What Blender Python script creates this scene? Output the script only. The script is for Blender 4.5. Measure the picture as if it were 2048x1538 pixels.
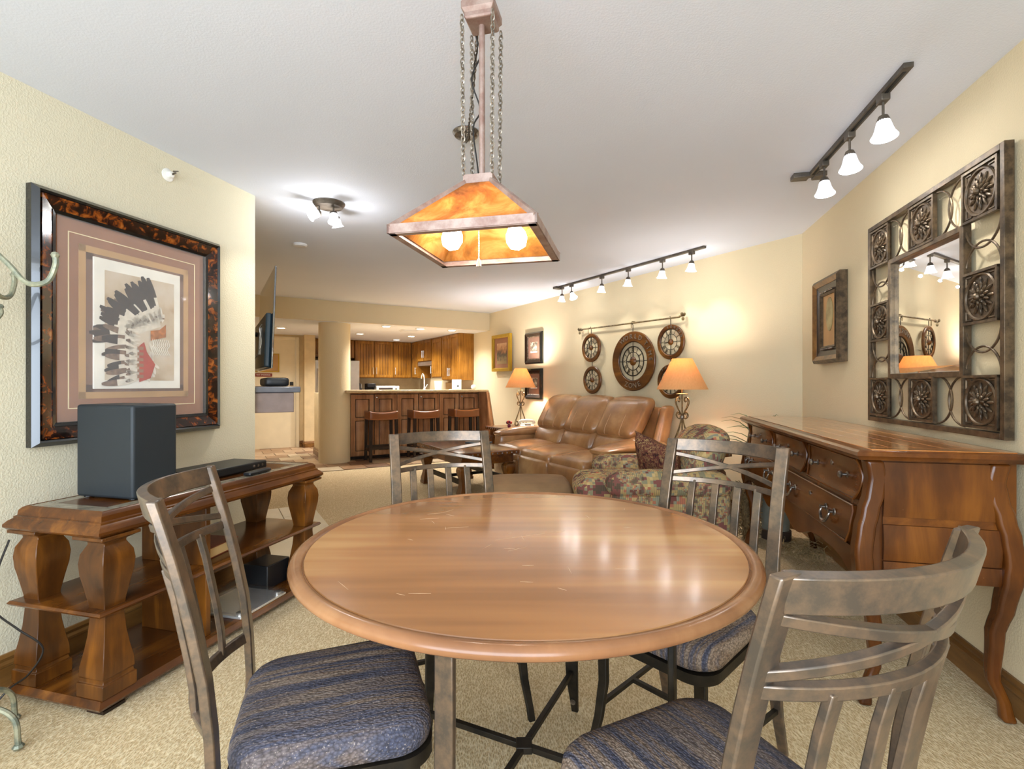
import bpy, bmesh, math, random
from math import sin, cos, pi, radians as rad, atan2, sqrt, hypot
from mathutils import Vector as V, Matrix as MX, Euler

random.seed(7)
for o in list(bpy.data.objects):
    bpy.data.objects.remove(o)
S = bpy.context.scene
COL = S.collection

# ------------------------------------------------------------------ camera, world, exposure
H = 1.19
cam = bpy.data.cameras.new('camera')
cam.sensor_fit = 'HORIZONTAL'
cam.sensor_width = 36.0
cam.lens = 36.0 * 1015.0 / 2048.0
cam.clip_start = 0.03
camo = bpy.data.objects.new('camera', cam)
camo.location = (0, 0, H)
camo.rotation_euler = (pi / 2, 0, 0)
COL.objects.link(camo)
S.camera = camo
S.view_settings.view_transform = 'Standard'
S.view_settings.look = 'None'
S.view_settings.gamma = 1.0
S.view_settings.use_curve_mapping = False
S.view_settings.exposure = 1.0
W = bpy.data.worlds.new('world')
S.world = W
W.use_nodes = True
W.node_tree.nodes['Background'].inputs[0].default_value = (0.62, 0.78, 1.0, 1)
W.node_tree.nodes['Background'].inputs[1].default_value = 2.2


def lamp(name, kind, loc, power, color=(1, 1, 1), rot=None, size=0.1, size_y=None, spot=None, blend=0.6, aim=None):
    d = bpy.data.lights.new(name, kind)
    d.energy = power
    d.color = color
    if kind == 'AREA':
        d.size = size
        if size_y:
            d.shape = 'RECTANGLE'
            d.size_y = size_y
    elif kind == 'SPOT':
        d.spot_size = rad(spot)
        d.spot_blend = blend
        d.shadow_soft_size = size
    else:
        d.shadow_soft_size = size
    o = bpy.data.objects.new(name, d)
    o.location = loc
    if rot:
        o.rotation_euler = rot
    if aim is not None:
        o.rotation_euler = (V(aim) - V(loc)).to_track_quat('-Z', 'Y').to_euler()
    COL.objects.link(o)
    return o


# daylight through the wide windows behind the camera
lamp('window_daylight', 'AREA', (-0.95, -1.6, 1.35), 84, (0.80, 0.90, 1.0), rot=(rad(83), 0, 0), size=3.2, size_y=1.95)

# ------------------------------------------------------------------ room frames
D = V((.861, .509, 0)); U = V((-.509, .861, 0)); RC = V((2.357, 4.12, 0))    # clock wall
KR = atan2(.509, .861)
AD = V((.228, .974, 0)).normalized(); AN = V((-AD.y, AD.x, 0)); PA = V((1.92, 2.25, 0))  # right wall (AN points into room)
AR = -atan2(AD.x, AD.y)
LD = V((sin(rad(14.3)), cos(rad(14.3)), 0)); LN = V((LD.y, -LD.x, 0)); PL = V((-1.671, 3.30, 0))  # left wall
LR = -rad(14.3)
CEIL = 2.416; SOF = 2.12


def K(s, d, z=0.0):
    p = RC + U * s - D * d
    return V((p.x, p.y, z))


def RWP(a, off, z=0.0):
    p = PA + AD * a + AN * off
    return V((p.x, p.y, z))


def LWP(a, off, z=0.0):
    p = PL + LD * a + LN * off
    return V((p.x, p.y, z))


# ------------------------------------------------------------------ materials
def hx(h, a=1.0):
    h = h.lstrip('#')
    r = []
    for i in (0, 2, 4):
        c = int(h[i:i + 2], 16) / 255
        r.append(c / 12.92 if c <= 0.04045 else ((c + .055) / 1.055) ** 2.4)
    return (r[0], r[1], r[2], a)


MATS = {}


class NT:
    def __init__(s, name):
        m = bpy.data.materials.new(name)
        m.use_nodes = True
        s.m = m
        s.n = m.node_tree.nodes
        s.l = m.node_tree.links
        s.b = s.n['Principled BSDF']
        MATS[name] = m

    def add(s, t, **kw):
        n = s.n.new(t)
        for k, v in kw.items():
            if k in n.inputs:
                n.inputs[k].default_value = v
            else:
                setattr(n, k, v)
        return n

    def co(s, scale=(1, 1, 1), rot=(0, 0, 0), kind='Object'):
        tc = s.n.new('ShaderNodeTexCoord')
        mp = s.n.new('ShaderNodeMapping')
        mp.inputs['Scale'].default_value = scale
        mp.inputs['Rotation'].default_value = rot
        s.l.new(tc.outputs[kind], mp.inputs[0])
        return mp.outputs[0]

    def noise(s, vec, scale, detail=4, rough=.5, dist=0):
        n = s.add('ShaderNodeTexNoise')
        n.inputs['Scale'].default_value = scale
        n.inputs['Detail'].default_value = detail
        n.inputs['Roughness'].default_value = rough
        n.inputs['Distortion'].default_value = dist
        s.l.new(vec, n.inputs['Vector'])
        return n.outputs[0]

    def ramp(s, fac, stops, interp='LINEAR'):
        n = s.n.new('ShaderNodeValToRGB')
        cr = n.color_ramp
        cr.interpolation = interp
        while len(cr.elements) > 1:
            cr.elements.remove(cr.elements[-1])
        cr.elements[0].position = stops[0][0]
        cr.elements[0].color = stops[0][1] if not isinstance(stops[0][1], str) else hx(stops[0][1])
        for p, c in stops[1:]:
            e = cr.elements.new(p)
            e.color = hx(c) if isinstance(c, str) else c
        s.l.new(fac, n.inputs[0])
        return n.outputs[0]

    def mix(s, fac, a, b, mode='MIX'):
        n = s.n.new('ShaderNodeMix')
        n.data_type = 'RGBA'
        n.blend_type = mode
        for i, x in ((0, fac), (6, a), (7, b)):
            if isinstance(x, str):
                n.inputs[i].default_value = hx(x)
            elif isinstance(x, (int, float, tuple)):
                n.inputs[i].default_value = x
            else:
                s.l.new(x, n.inputs[i])
        return n.outputs[2]

    def math(s, op, a, b=0.0):
        n = s.n.new('ShaderNodeMath')
        n.operation = op
        for i, x in ((0, a), (1, b)):
            if isinstance(x, (int, float)):
                n.inputs[i].default_value = x
            else:
                s.l.new(x, n.inputs[i])
        return n.outputs[0]

    def bump(s, h, strength=.3, dist=.002):
        n = s.n.new('ShaderNodeBump')
        n.inputs['Strength'].default_value = strength
        n.inputs['Distance'].default_value = dist
        s.l.new(h, n.inputs['Height'])
        s.l.new(n.outputs[0], s.b.inputs['Normal'])

    def setc(s, c):
        if isinstance(c, str):
            s.b.inputs['Base Color'].default_value = hx(c)
        elif isinstance(c, tuple):
            s.b.inputs['Base Color'].default_value = c
        else:
            s.l.new(c, s.b.inputs['Base Color'])

    def p(s, **kw):
        for k, v in kw.items():
            s.b.inputs[k.replace('_', ' ')].default_value = v
        return s


def simple(name, col, rough=.5, metal=0.0, var=.08, sc=8, bump=0, **kw):
    t = NT(name)
    v = t.co()
    nz = t.noise(v, sc, 3)
    c = hx(col)
    lo = tuple(x * (1 - var) for x in c[:3]) + (1,)
    hi = tuple(min(1, x * (1 + var)) for x in c[:3]) + (1,)
    t.setc(t.ramp(nz, [(.3, lo), (.7, hi)]))
    t.p(Roughness=rough, Metallic=metal)
    if bump:
        t.bump(t.noise(v, sc * 6, 3), bump)
    t.p(**kw)
    return t.m


def wood(name, dark, mid, light, axis=1, rough=.3, sc=7, coat=.1, streak=14, wear=None):
    t = NT(name)
    s = [streak, streak, streak]
    s[axis] = 1.2
    v = t.co(tuple(s))
    n1 = t.noise(v, 1.1, 6, .62, .5)
    v2 = t.co((1, 1, 1))
    n2 = t.noise(v2, sc * .5, 3, .5)
    f = t.math('ADD', t.math('MULTIPLY', n1, .6), t.math('MULTIPLY', n2, .4))
    c = t.ramp(f, [(.33, dark), (.5, mid), (.67, light)])
    if wear:
        n3 = t.noise(v2, 70, 4, .6)
        c = t.mix(t.ramp(n3, [(.74, (0, 0, 0, 1)), (.77, (1, 1, 1, 1))]), c, wear)
    t.setc(c)
    t.p(Roughness=rough, Coat_Weight=coat, Coat_Roughness=.12)
    t.b.inputs['Specular IOR Level'].default_value = .35
    t.bump(n1, .06, .002)
    return t.m


def metal_mottled(name, a, b, rough=.42, metal=.6, sc=12):
    t = NT(name)
    v = t.co()
    n = t.noise(v, sc, 6, .65)
    t.setc(t.ramp(n, [(.38, a), (.62, b)]))
    t.p(Metallic=metal, Roughness=rough)
    t.bump(t.noise(v, 160, 2), .05, .001)
    return t.m


def emit(name, col, st, base='#ffffff', rough=.4):
    t = NT(name)
    t.setc(base)
    t.b.inputs['Emission Color'].default_value = hx(col)
    t.b.inputs['Emission Strength'].default_value = st
    t.p(Roughness=rough)
    return t.m


def wallmat(name, col, bump=.35):
    t = NT(name)
    v = t.co()
    n = t.noise(v, 120, 3, .55)
    n2 = t.noise(v, 1.3, 2)
    c = hx(col)
    t.setc(t.ramp(n2, [(.3, tuple(x * .97 for x in c[:3]) + (1,)), (.7, c)]))
    t.p(Roughness=.75)
    t.b.inputs['Specular IOR Level'].default_value = .3
    t.bump(t.ramp(n, [(.42, (0, 0, 0, 1)), (.62, (1, 1, 1, 1))]), bump, .0035)
    return t.m


M = MATS
wallmat('wall_paint', '#dbcaa6', .2)
wallmat('wall_paint_left', '#ddd4b9', .3)
wallmat('ceiling_paint', '#e0e4ee', .10)
simple('hall_paint', '#d0ba90', .7)


def carpet():
    t = NT('carpet')
    v = t.co(kind='Object')
    n1 = t.noise(v, 260, 3, .7)
    w = t.add('ShaderNodeTexVoronoi')
    w.inputs['Scale'].default_value = 190
    v2 = t.co((1, .38, 1), (0, 0, rad(38)))
    t.l.new(v2, w.inputs['Vector'])
    n2 = t.noise(v, 3.5, 3)
    f = t.math('ADD', t.math('MULTIPLY', n1, .55), t.math('MULTIPLY', w.outputs[0], .6))
    c = t.ramp(f, [(.15, '#927650'), (.42, '#c0a67c'), (.8, '#e8d6b0')])
    c = t.mix(t.math('MULTIPLY', n2, .22), c, '#b39a78')
    t.setc(c)
    t.p(Roughness=.95)
    t.b.inputs['Specular IOR Level'].default_value = .1
    t.bump(f, .8, .008)


carpet()


def tabletop():
    t = NT('tabletop_wood')
    v = t.co((1.0, 14, 14), (0, 0, rad(35)))
    n1 = t.noise(v, 1.0, 2, .5)
    n2 = t.noise(t.co(), 1.6, 1)
    f = t.math('ADD', t.math('MULTIPLY', n1, .45), t.math('MULTIPLY', n2, .55))
    c = t.ramp(f, [(.36, '#8f6038'), (.5, '#ab7646'), (.64, '#c4955f')])
    t.setc(c)
    t.p(Roughness=.2, Coat_Weight=.3, Coat_Roughness=.12)


tabletop()
wood('table_edge', '#6f4a30', '#8b5f3e', '#a87b54', axis=2, rough=.22, streak=3)
wood('console_wood', '#2b1608', '#55300f', '#8a5318', axis=2, rough=.28, streak=9, wear='#c79a6a')
wood('console_wood_h', '#2c160a', '#58300f', '#8a541c', axis=1, rough=.24, streak=9)
wood('dresser_wood', '#321808', '#572e0e', '#7a4716', axis=2, rough=.26, streak=8, wear='#b08a60')
wood('dresser_wood_h', '#371b09', '#5d3210', '#804b18', axis=1, rough=.24, streak=8)
wood('dresser_top', '#84502a', '#a8682f', '#c98a48', axis=1, rough=.12, streak=12, coat=.7)
wood('oak', '#68410f', '#91601d', '#b58032', axis=2, rough=.35, streak=22)
wood('alder', '#7c5132', '#b07b50', '#cf9f72', axis=2, rough=.4, streak=12)
wood('base_wood', '#4c3016', '#785227', '#966b38', axis=1, rough=.35, streak=10)
wood('dark_leg', '#120a06', '#22140c', '#38231a', axis=2, rough=.35)
wood('clock_wood', '#331909', '#5a3412', '#86551d', axis=0, rough=.35, streak=10)
metal_mottled('bronze', '#5f574f', '#7e6b5a', .30, .7, 30)
metal_mottled('dark_iron', '#16130f', '#2e271d', .5, .5)
metal_mottled('mirror_iron', '#41362a', '#6d5b45', .4, .6, 20)
metal_mottled('lamp_iron', '#54452f', '#8a7650', .45, .5, 20)
metal_mottled('verdigris', '#6f7566', '#a29f84', .5, .4, 25)
metal_mottled('copper_rust', '#84665a', '#a18c80', .5, .3, 18)
metal_mottled('chain_metal', '#6b6154', '#978b7b', .4, .5, 30)
metal_mottled('pewter', '#5a534c', '#a39a90', .3, .9, 30)
metal_mottled('track_bronze', '#4b443c', '#6d6459', .4, .5, 8)
simple('steel', '#b9b6b1', .3, .85)
simple('nickel', '#e4e2dc', .25, .7)
simple('black_plastic', '#15171a', .4)
simple('speaker_black', '#1f262b', .55, var=.05, bump=.1)
simple('tv_blue_black', '#3b5566', .3, var=.15, sc=3)
simple('white_plastic', '#ece9e0', .4)
simple('phone_white', '#e6dec8', .4)
simple('door_paint', '#e0d2b2', .45, var=.03)
simple('bar_counter', '#c0a680', .22, var=.12, sc=30)
simple('granite', '#9a8669', .25, var=.25, sc=40)
simple('mantel_stone', '#616269', .25, var=.15, sc=14)
simple('mantel_panel', '#8f7b73', .3, var=.15, sc=14)
simple('paper', '#efe9dc', .8)
simple('book_page', '#d2b077', .8)
simple('book_cover', '#74361c', .5)
simple('gold_frame', '#b89228', .45, .35)
simple('black_lacquer', '#141413', .18, Coat_Weight=.6)
simple('mat_brown', '#9a6b4e', .8, var=.12, sc=5)
simple('mat_mauve', '#826250', .8, var=.08)
simple('mat_tan', '#bd9564', .8)
simple('mat_grey', '#7c7060', .8)
simple('cream_line', '#efdcae', .8)
simple('linen', '#8f8468', .85)
simple('red_plaque', '#7c2a20', .6)
simple('slate_inlay', '#8b8270', .2, var=.35, sc=22)
simple('red_print', '#b5412a', .8, var=.2)
simple('hair_orange', '#b06a2e', .8, var=.4, sc=40)
simple('feather_dark', '#3b302b', .8, var=.3, sc=40)
simple('feather_mid', '#7b6250', .8, var=.35, sc=60)
simple('feather_white', '#ddd2c0', .8, var=.12, sc=40)
simple('pot_grey', '#87887c', .7, var=.2)
simple('pot_base', '#3c3029', .6)
simple('leaf', '#55703a', .55, var=.3, sc=12)
simple('leaf_dry', '#8f7b55', .8, var=.3, sc=12)
simple('groove_shade', '#3a2210', .5)  # shade of door grooves and panel edges, put in as dark colour
simple('scratch', '#d9b48a', .5)
simple('rose', '#6b1f38', .7, var=.4, sc=60)
simple('wicker', '#7c6644', .8, var=.5, sc=50, bump=.4)
simple('cup_white', '#f3f1ec', .5)
simple('blue_box', '#b9d3e2', .5)
simple('bag_tan', '#c8a878', .7)
simple('vent_white', '#dedddd', .6)
simple('suede', '#8a6c4b', .9, var=.22, sc=4, bump=.1)
simple('cord_black', '#1a1613', .5)
simple('deep_black', '#0b0a09', .6)  # plain near-black of rail slot, player front and television screen
simple('white_base', '#e7e2d4', .6)


def leather():
    t = NT('leather')
    v = t.co()
    n = t.noise(v, 2.6, 4, .55)
    t.setc(t.ramp(n, [(.3, '#7c5736'), (.5, '#9f7146'), (.72, '#c49a68')]))
    t.p(Roughness=.3, Coat_Weight=.3, Coat_Roughness=.2)
    w = t.noise(v, 14, 5, .6, .4)
    t.bump(w, .25, .008)
    simple('leather_dark', '#3f2113', .35, var=.2, sc=4)
    simple('stitch', '#b98f68', .6)
    simple('stool_leather', '#7d4822', .3, var=.12, sc=6, Coat_Weight=.2)


leather()


def weave(name, a, b, c_, d, rotz=0.0):
    t = NT(name)
    v = t.co((1, 1, 1), (0, 0, rotz))
    # stripes across x with yarn colour changes
    vs = t.co((70, 3.0, 3.0), (0, 0, rotz))
    n1 = t.noise(vs, 1.0, 4, .6)
    col = t.ramp(n1, [(.36, a), (.46, b), (.54, c_), (.64, d)])
    vb = t.co((9, 2.2, 2), (0, 0, rotz))
    n3 = t.noise(vb, 1.0, 2)
    col = t.mix(t.ramp(n3, [(.45, (0, 0, 0, 1)), (.6, (.55, .55, .55, 1))]), col, a)
    # knobbly yarn
    vo = t.add('ShaderNodeTexVoronoi')
    vo.inputs['Scale'].default_value = 190
    vz = t.co((1.3, .7, 1), (0, 0, rotz))
    t.l.new(vz, vo.inputs['Vector'])
    col = t.mix(t.ramp(vo.outputs[0], [(.25, (0, 0, 0, 1)), (.8, (.6, .6, .6, 1))]), col, '#2b2725')
    n4 = t.noise(v, 260, 2, .5)
    col = t.mix(t.ramp(n4, [(.62, (0, 0, 0, 1)), (.72, (.5, .5, .5, 1))]), col, '#b9aa9c')
    t.setc(col)
    t.p(Roughness=.92)
    t.b.inputs['Specular IOR Level'].default_value = .15
    t.bump(vo.outputs[0], .6, .004)


weave('seat_weave', '#484a5a', '#69666f', '#84705f', '#9c8b7c', rad(90))


def tapestry(name, stops, sc, snap, seed=0.0, stripe='#6a5f4e'):
    """woven kilim look: stepped motifs on a grid, with thin stripes"""
    t = NT(name)
    tc = t.co((1, 1, 1), (.0, .0, seed))
    sn = t.n.new('ShaderNodeVectorMath')
    sn.operation = 'SNAP'
    sn.inputs[1].default_value = (snap, snap, snap)
    t.l.new(tc, sn.inputs[0])
    n1 = t.noise(sn.outputs[0], sc, 2, .5)
    c = t.ramp(n1, stops, 'CONSTANT')
    sn2 = t.n.new('ShaderNodeVectorMath')
    sn2.operation = 'SNAP'
    sn2.inputs[1].default_value = (snap * .5, snap * .5, snap * .5)
    t.l.new(tc, sn2.inputs[0])
    n2 = t.noise(sn2.outputs[0], sc * 2.7, 1, .5)
    c2 = t.ramp(n2, [(p, q) for p, q in stops][::1], 'CONSTANT')
    n3 = t.noise(tc, sc * .6, 1)
    c = t.mix(t.ramp(n3, [(.50, (0, 0, 0, 1)), (.505, (.8, .8, .8, 1))]), c, c2)
    st_ = t.add('ShaderNodeTexWave')
    st_.inputs['Scale'].default_value = 26
    t.l.new(tc, st_.inputs['Vector'])
    n4 = t.noise(tc, sc * .8, 1)
    m_ = t.math('MULTIPLY', t.ramp(st_.outputs[0], [(.72, (0, 0, 0, 1)), (.85, (.6, .6, .6, 1))]), t.ramp(n4, [(.5, (0, 0, 0, 1)), (.53, (1, 1, 1, 1))]))
    c = t.mix(m_, c, stripe)
    t.setc(c)
    t.p(Roughness=.95)
    t.b.inputs['Specular IOR Level'].default_value = .1
    t.bump(t.noise(tc, 150, 2), .35, .003)


tapestry('armchair_tapestry', [(0, '#5c4d40'), (.37, '#7e504a'), (.43, '#868268'), (.475, '#b09868'), (.54, '#c0a676'), (.57, '#b06e56'), (.60, '#8c8c78'), (.66, '#744a42')], 8.5, .019)
tapestry('pillow_tapestry', [(0, '#3f2a26'), (.38, '#6b3f36'), (.45, '#8a6446'), (.5, '#74493c'), (.56, '#9a7a56'), (.6, '#5a3530'), (.66, '#a2885e')], 20, .010, .4, '#3f2a26')


def slate():
    for i, (a, b) in enumerate((('#8a6446', '#a98763'), ('#9b7d5f', '#c3a582'), ('#6e5240', '#8f7056'), ('#b6a182', '#cdbb9c'))):
        t = NT('slate_%d' % i)
        v = t.co()
        n = t.noise(v, 6, 5, .6)
        t.setc(t.ramp(n, [(.35, a), (.65, b)]))
        t.p(Roughness=.35)
        t.bump(n, .2, .004)
    simple('grout', '#8d7f69', .9)
    simple('hearth_tile', '#ddd2b8', .3, var=.06, sc=5)


slate()


def tortoise():
    t = NT('tortoiseshell')
    v = t.co()
    n = t.noise(v, 22, 5, .6, .6)
    t.setc(t.ramp(n, [(.42, '#120a07'), (.52, '#3b1a0c'), (.6, '#8a4514'), (.7, '#b0692a')]))
    t.p(Roughness=.15, Coat_Weight=.6, Coat_Roughness=.05)
    t = NT('mica')
    v = t.co()
    n = t.noise(v, 7, 6, .65, .8)
    c = t.ramp(n, [(.3, '#8a5a34'), (.48, '#cf8f45'), (.62, '#f0bd70')])
    t.setc(c)
    t.l.new(c, t.b.inputs['Emission Color'])
    t.p(Roughness=.25, Transmission_Weight=.0, Emission_Strength=.0)
    tr = t.n.new('ShaderNodeBsdfTranslucent')
    t.l.new(c, tr.inputs['Color'])
    mx = t.n.new('ShaderNodeMixShader')
    mx.inputs[0].default_value = .6
    t.l.new(t.b.outputs[0], mx.inputs[1])
    t.l.new(tr.outputs[0], mx.inputs[2])
    t.l.new(mx.outputs[0], t.n['Material Output'].inputs[0])
    t = NT('lampshade_cloth')
    c = t.ramp(t.noise(t.co((30, 30, 4)), 3, 3), [(.3, '#dba569'), (.7, '#e4b077')])
    t.setc(c)
    t.p(Roughness=.9)
    tr = t.n.new('ShaderNodeBsdfTranslucent')
    tr.inputs['Color'].default_value = hx('#efbd80')
    mx = t.n.new('ShaderNodeMixShader')
    mx.inputs[0].default_value = .16
    t.l.new(t.b.outputs[0], mx.inputs[1])
    t.l.new(tr.outputs[0], mx.inputs[2])
    t.l.new(mx.outputs[0], t.n['Material Output'].inputs[0])
    t = NT('mirror_glass')
    t.setc('#f2f0ea')
    t.p(Metallic=1.0, Roughness=.01)
    t = NT('tv_back')
    t.setc('#8d9299')
    t.p(Metallic=.9, Roughness=.12)
    t = NT('clear_glass')
    t.setc('#ffffff')
    t.p(Roughness=.02, Transmission_Weight=1.0, IOR=1.45)
    t.b.inputs['Alpha'].default_value = .25
    t = NT('picture_glass')
    t.setc('#ffffff')
    t.p(Roughness=.03)
    t.b.inputs['Alpha'].default_value = .06
    t = NT('sepia_photo')
    t.setc(t.ramp(t.noise(t.co((1, 1, 1)), 22, 5, .7), [(.35, '#2b2620'), (.5, '#8a7f6c'), (.62, '#d8cfba')]))
    t.p(Roughness=.5)
    t = NT('landscape_print')
    v = t.co()
    sx = t.n.new('ShaderNodeSeparateXYZ')
    t.l.new(v, sx.inputs[0])
    nn = t.noise(v, 14, 5, .7)
    f = t.math('ADD', t.math('MULTIPLY', sx.outputs[2], 1.6), t.math('MULTIPLY', nn, .6))
    t.setc(t.ramp(f, [(.08, '#9a8258'), (.25, '#4f4a3c'), (.33, '#7c5b45'), (.42, '#b98556'), (.6, '#c9a27a')]))
    t = NT('print_ground')
    v = t.co()
    nn = t.noise(v, 3.2, 4, .6)
    t.setc(t.ramp(nn, [(.35, '#a68760'), (.5, '#cbb79c'), (.7, '#ddd3c6')]))
    t = NT('oval_print')
    t.setc(t.ramp(t.noise(t.co(), 9, 4), [(.3, '#7c6a3c'), (.6, '#b0a06a')]))


tortoise()
emit('bulb_glow', '#fff8ec', 32)
emit('lens_glow', '#fffaf0', 9)
emit('can_glow', '#fff3dc', 14)


def frosted():
    t = NT('frosted_shade')
    t.setc('#f4f3ef')
    t.b.inputs['Emission Color'].default_value = hx('#f0f4ff')
    t.b.inputs['Emission Strength'].default_value = .8
    t.p(Roughness=.35)


frosted()


# ------------------------------------------------------------------ mesh builder
class MB:
    def __init__(s, mat=None):
        s.v = []; s.f = []; s.m = []; s.mats = []; s.cur = 0
        s.X = MX.Identity(4)
        if mat:
            s.mat(mat)

    def mat(s, name):
        if name not in s.mats:
            s.mats.append(name)
        s.cur = s.mats.index(name)
        return s

    def add(s, vs, fs):
        b = len(s.v)
        X = s.X
        s.v += [tuple(X @ V(p)) for p in vs]
        s.f += [tuple(b + i for i in f) for f in fs]
        s.m += [s.cur] * len(fs)
        return s

    def box(s, x0, x1, y0, y1, z0, z1, T=None):
        vs = [(x, y, z) for z in (z0, z1) for y in (y0, y1) for x in (x0, x1)]
        if T is not None:
            vs = [tuple(T @ V(p)) for p in vs]
        return s.add(vs, [(0, 2, 3, 1), (4, 5, 7, 6), (0, 1, 5, 4), (2, 6, 7, 3), (0, 4, 6, 2), (1, 3, 7, 5)])

    def cbox(s, c, d, T=None):
        return s.box(c[0] - d[0] / 2, c[0] + d[0] / 2, c[1] - d[1] / 2, c[1] + d[1] / 2, c[2] - d[2] / 2, c[2] + d[2] / 2, T)

    def loft(s, rings, closed=True, cap=True, loop=False):
        n = len(rings[0])
        vs = [p for r in rings for p in r]
        fs = []
        nr = len(rings)
        for i in range(nr if loop else nr - 1):
            a = i * n; b = ((i + 1) % nr) * n
            for j in range(n if closed else n - 1):
                k = (j + 1) % n
                fs.append((a + j, a + k, b + k, b + j))
        if cap and closed and not loop:
            fs.append(tuple(range(n))[::-1])
            fs.append(tuple((nr - 1) * n + j for j in range(n)))
        return s.add(vs, fs)

    def lathe(s, prof, n=24, T=None, cap=True):
        rings = []
        for r, z in prof:
            ring = [(max(r, 1e-4) * cos(2 * pi * j / n), max(r, 1e-4) * sin(2 * pi * j / n), z) for j in range(n)]
            if T is not None:
                ring = [tuple(T @ V(p)) for p in ring]
            rings.append(ring)
        return s.loft(rings, cap=cap)

    def sqlathe(s, prof, T=None, ratio=1.0):
        rings = []
        for r, z in prof:
            ring = [(r, r * ratio, z), (-r, r * ratio, z), (-r, -r * ratio, z), (r, -r * ratio, z)]
            if T is not None:
                ring = [tuple(T @ V(p)) for p in ring]
            rings.append(ring)
        return s.loft(rings)

    def tube(s, pts, r, n=8, closed=False, flat=None, up=None):
        """round tube along pts; flat=(w,t) gives a rectangular bar whose width follows `up`"""
        P = [V(p) for p in pts]
        N = len(P)
        rings = []
        nrm = None
        for i in range(N):
            if closed:
                t = (P[(i + 1) % N] - P[i - 1])
            else:
                t = P[min(i + 1, N - 1)] - P[max(i - 1, 0)]
            if t.length < 1e-9:
                t = V((0, 0, 1))
            t.normalize()
            if up is not None:
                u = V(up) if not callable(up) else V(up(i))
                a = (u - t * u.dot(t))
                if a.length < 1e-6:
                    a = t.orthogonal()
                a.normalize()
            else:
                if nrm is None:
                    nrm = t.orthogonal().normalized()
                a = nrm - t * nrm.dot(t)
                if a.length < 1e-6:
                    a = t.orthogonal()
                a.normalize()
                nrm = a
            b = t.cross(a)
            rr = r[i] if isinstance(r, (list, tuple)) else r
            if flat:
                w, th = (flat[i] if isinstance(flat[0], (list, tuple)) else flat)
                ring = [P[i] + a * w / 2 * sa + b * th / 2 * sb for sa, sb in ((1, 1), (-1, 1), (-1, -1), (1, -1))]
            else:
                ring = [P[i] + (a * cos(2 * pi * j / n) + b * sin(2 * pi * j / n)) * rr for j in range(n)]
            rings.append([tuple(q) for q in ring])
        return s.loft(rings, cap=not closed, loop=closed)

    def sphere(s, c, r, n=12, sc=(1, 1, 1)):
        m = n // 2
        rings = []
        for i in range(m + 1):
            a = pi * i / m
            rr = max(sin(a), 1e-3)
            rings.append([(c[0] + sc[0] * r * rr * cos(2 * pi * j / n), c[1] + sc[1] * r * rr * sin(2 * pi * j / n), c[2] - sc[2] * r * cos(a)) for j in range(n)])
        return s.loft(rings)

    def prism(s, poly, h0, h1, T=None):
        """poly in local xy extruded z h0..h1"""
        n = len(poly)
        vs = [(x, y, h0) for x, y in poly] + [(x, y, h1) for x, y in poly]
        if T is not None:
            vs = [tuple(T @ V(p)) for p in vs]
        fs = [tuple(range(n))[::-1], tuple(range(n, 2 * n))] + [(i, (i + 1) % n, n + (i + 1) % n, n + i) for i in range(n)]
        return s.add(vs, fs)

    def rbox(s, c, d, r=.04, bulge=(0, 0, 0), n=8, T=None, fn=None):
        """rounded, optionally bulging box: c centre, d full dims"""
        hx_, hy, hz = d[0] / 2, d[1] / 2, d[2] / 2
        r = min(r, hx_, hy, hz)
        vs = []; idx = {}; fs = []

        def vert(i, j, k):
            key = (i, j, k)
            if key in idx:
                return idx[key]
            p = [2 * i / n - 1, 2 * j / n - 1, 2 * k / n - 1]
            # concentrate samples near the edges
            q = [sin(x * pi / 2) for x in p]
            P = V((q[0] * hx_, q[1] * hy, q[2] * hz))
            inner = V((max(-hx_ + r, min(hx_ - r, P.x)), max(-hy + r, min(hy - r, P.y)), max(-hz + r, min(hz - r, P.z))))
            dd = P - inner
            if dd.length > 1e-9:
                P = inner + dd.normalized() * r
            bx = bulge[0] * (1 - q[1] ** 2) * (1 - q[2] ** 2) * p[0]
            by = bulge[1] * (1 - q[0] ** 2) * (1 - q[2] ** 2) * p[1]
            bz = bulge[2] * (1 - q[0] ** 2) * (1 - q[1] ** 2) * p[2]
            P += V((bx, by, bz))
            if fn:
                P = V(fn(P))
            P += V(c)
            if T is not None:
                P = T @ P
            idx[key] = len(vs)
            vs.append(tuple(P))
            return idx[key]
        for a in range(n):
            for b in range(n):
                for (f, g) in (((0), 0), ((n), 1)):
                    q = [(a, b), (a + 1, b), (a + 1, b + 1), (a, b + 1)]
                    if g == 0:
                        q = q[::-1]
                    fs.append(tuple(vert(x, y, f) for x, y in q))
                    q2 = [(a, b), (a + 1, b), (a + 1, b + 1), (a, b + 1)]
                    if g == 1:
                        q2 = q2[::-1]
                    fs.append(tuple(vert(x, f, y) for x, y in q2))
                    q3 = [(a, b), (a + 1, b), (a + 1, b + 1), (a, b + 1)]
                    if g == 0:
                        q3 = q3[::-1]
                    fs.append(tuple(vert(f, x, y) for x, y in q3))
        return s.add(vs, fs)

    def build(s, name, mat=None, parent=None, bevel=0, sharp=32, kind=None, label=None, loc=None, rot=None, seg=2):
        me = bpy.data.meshes.new(name)
        me.from_pydata(s.v, [], s.f)
        if mat:
            s.mats = [mat]
            s.m = [0] * len(s.f)
        for m_ in s.mats:
            me.materials.append(MATS[m_])
        if len(s.mats) > 1:
            me.polygons.foreach_set('material_index', s.m)
        me.polygons.foreach_set('use_smooth', [True] * len(s.f))
        me.set_sharp_from_angle(angle=rad(sharp))
        me.update()
        o = bpy.data.objects.new(name, me)
        COL.objects.link(o)
        if parent:
            o.parent = parent
        if loc is not None:
            o.location = loc
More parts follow.
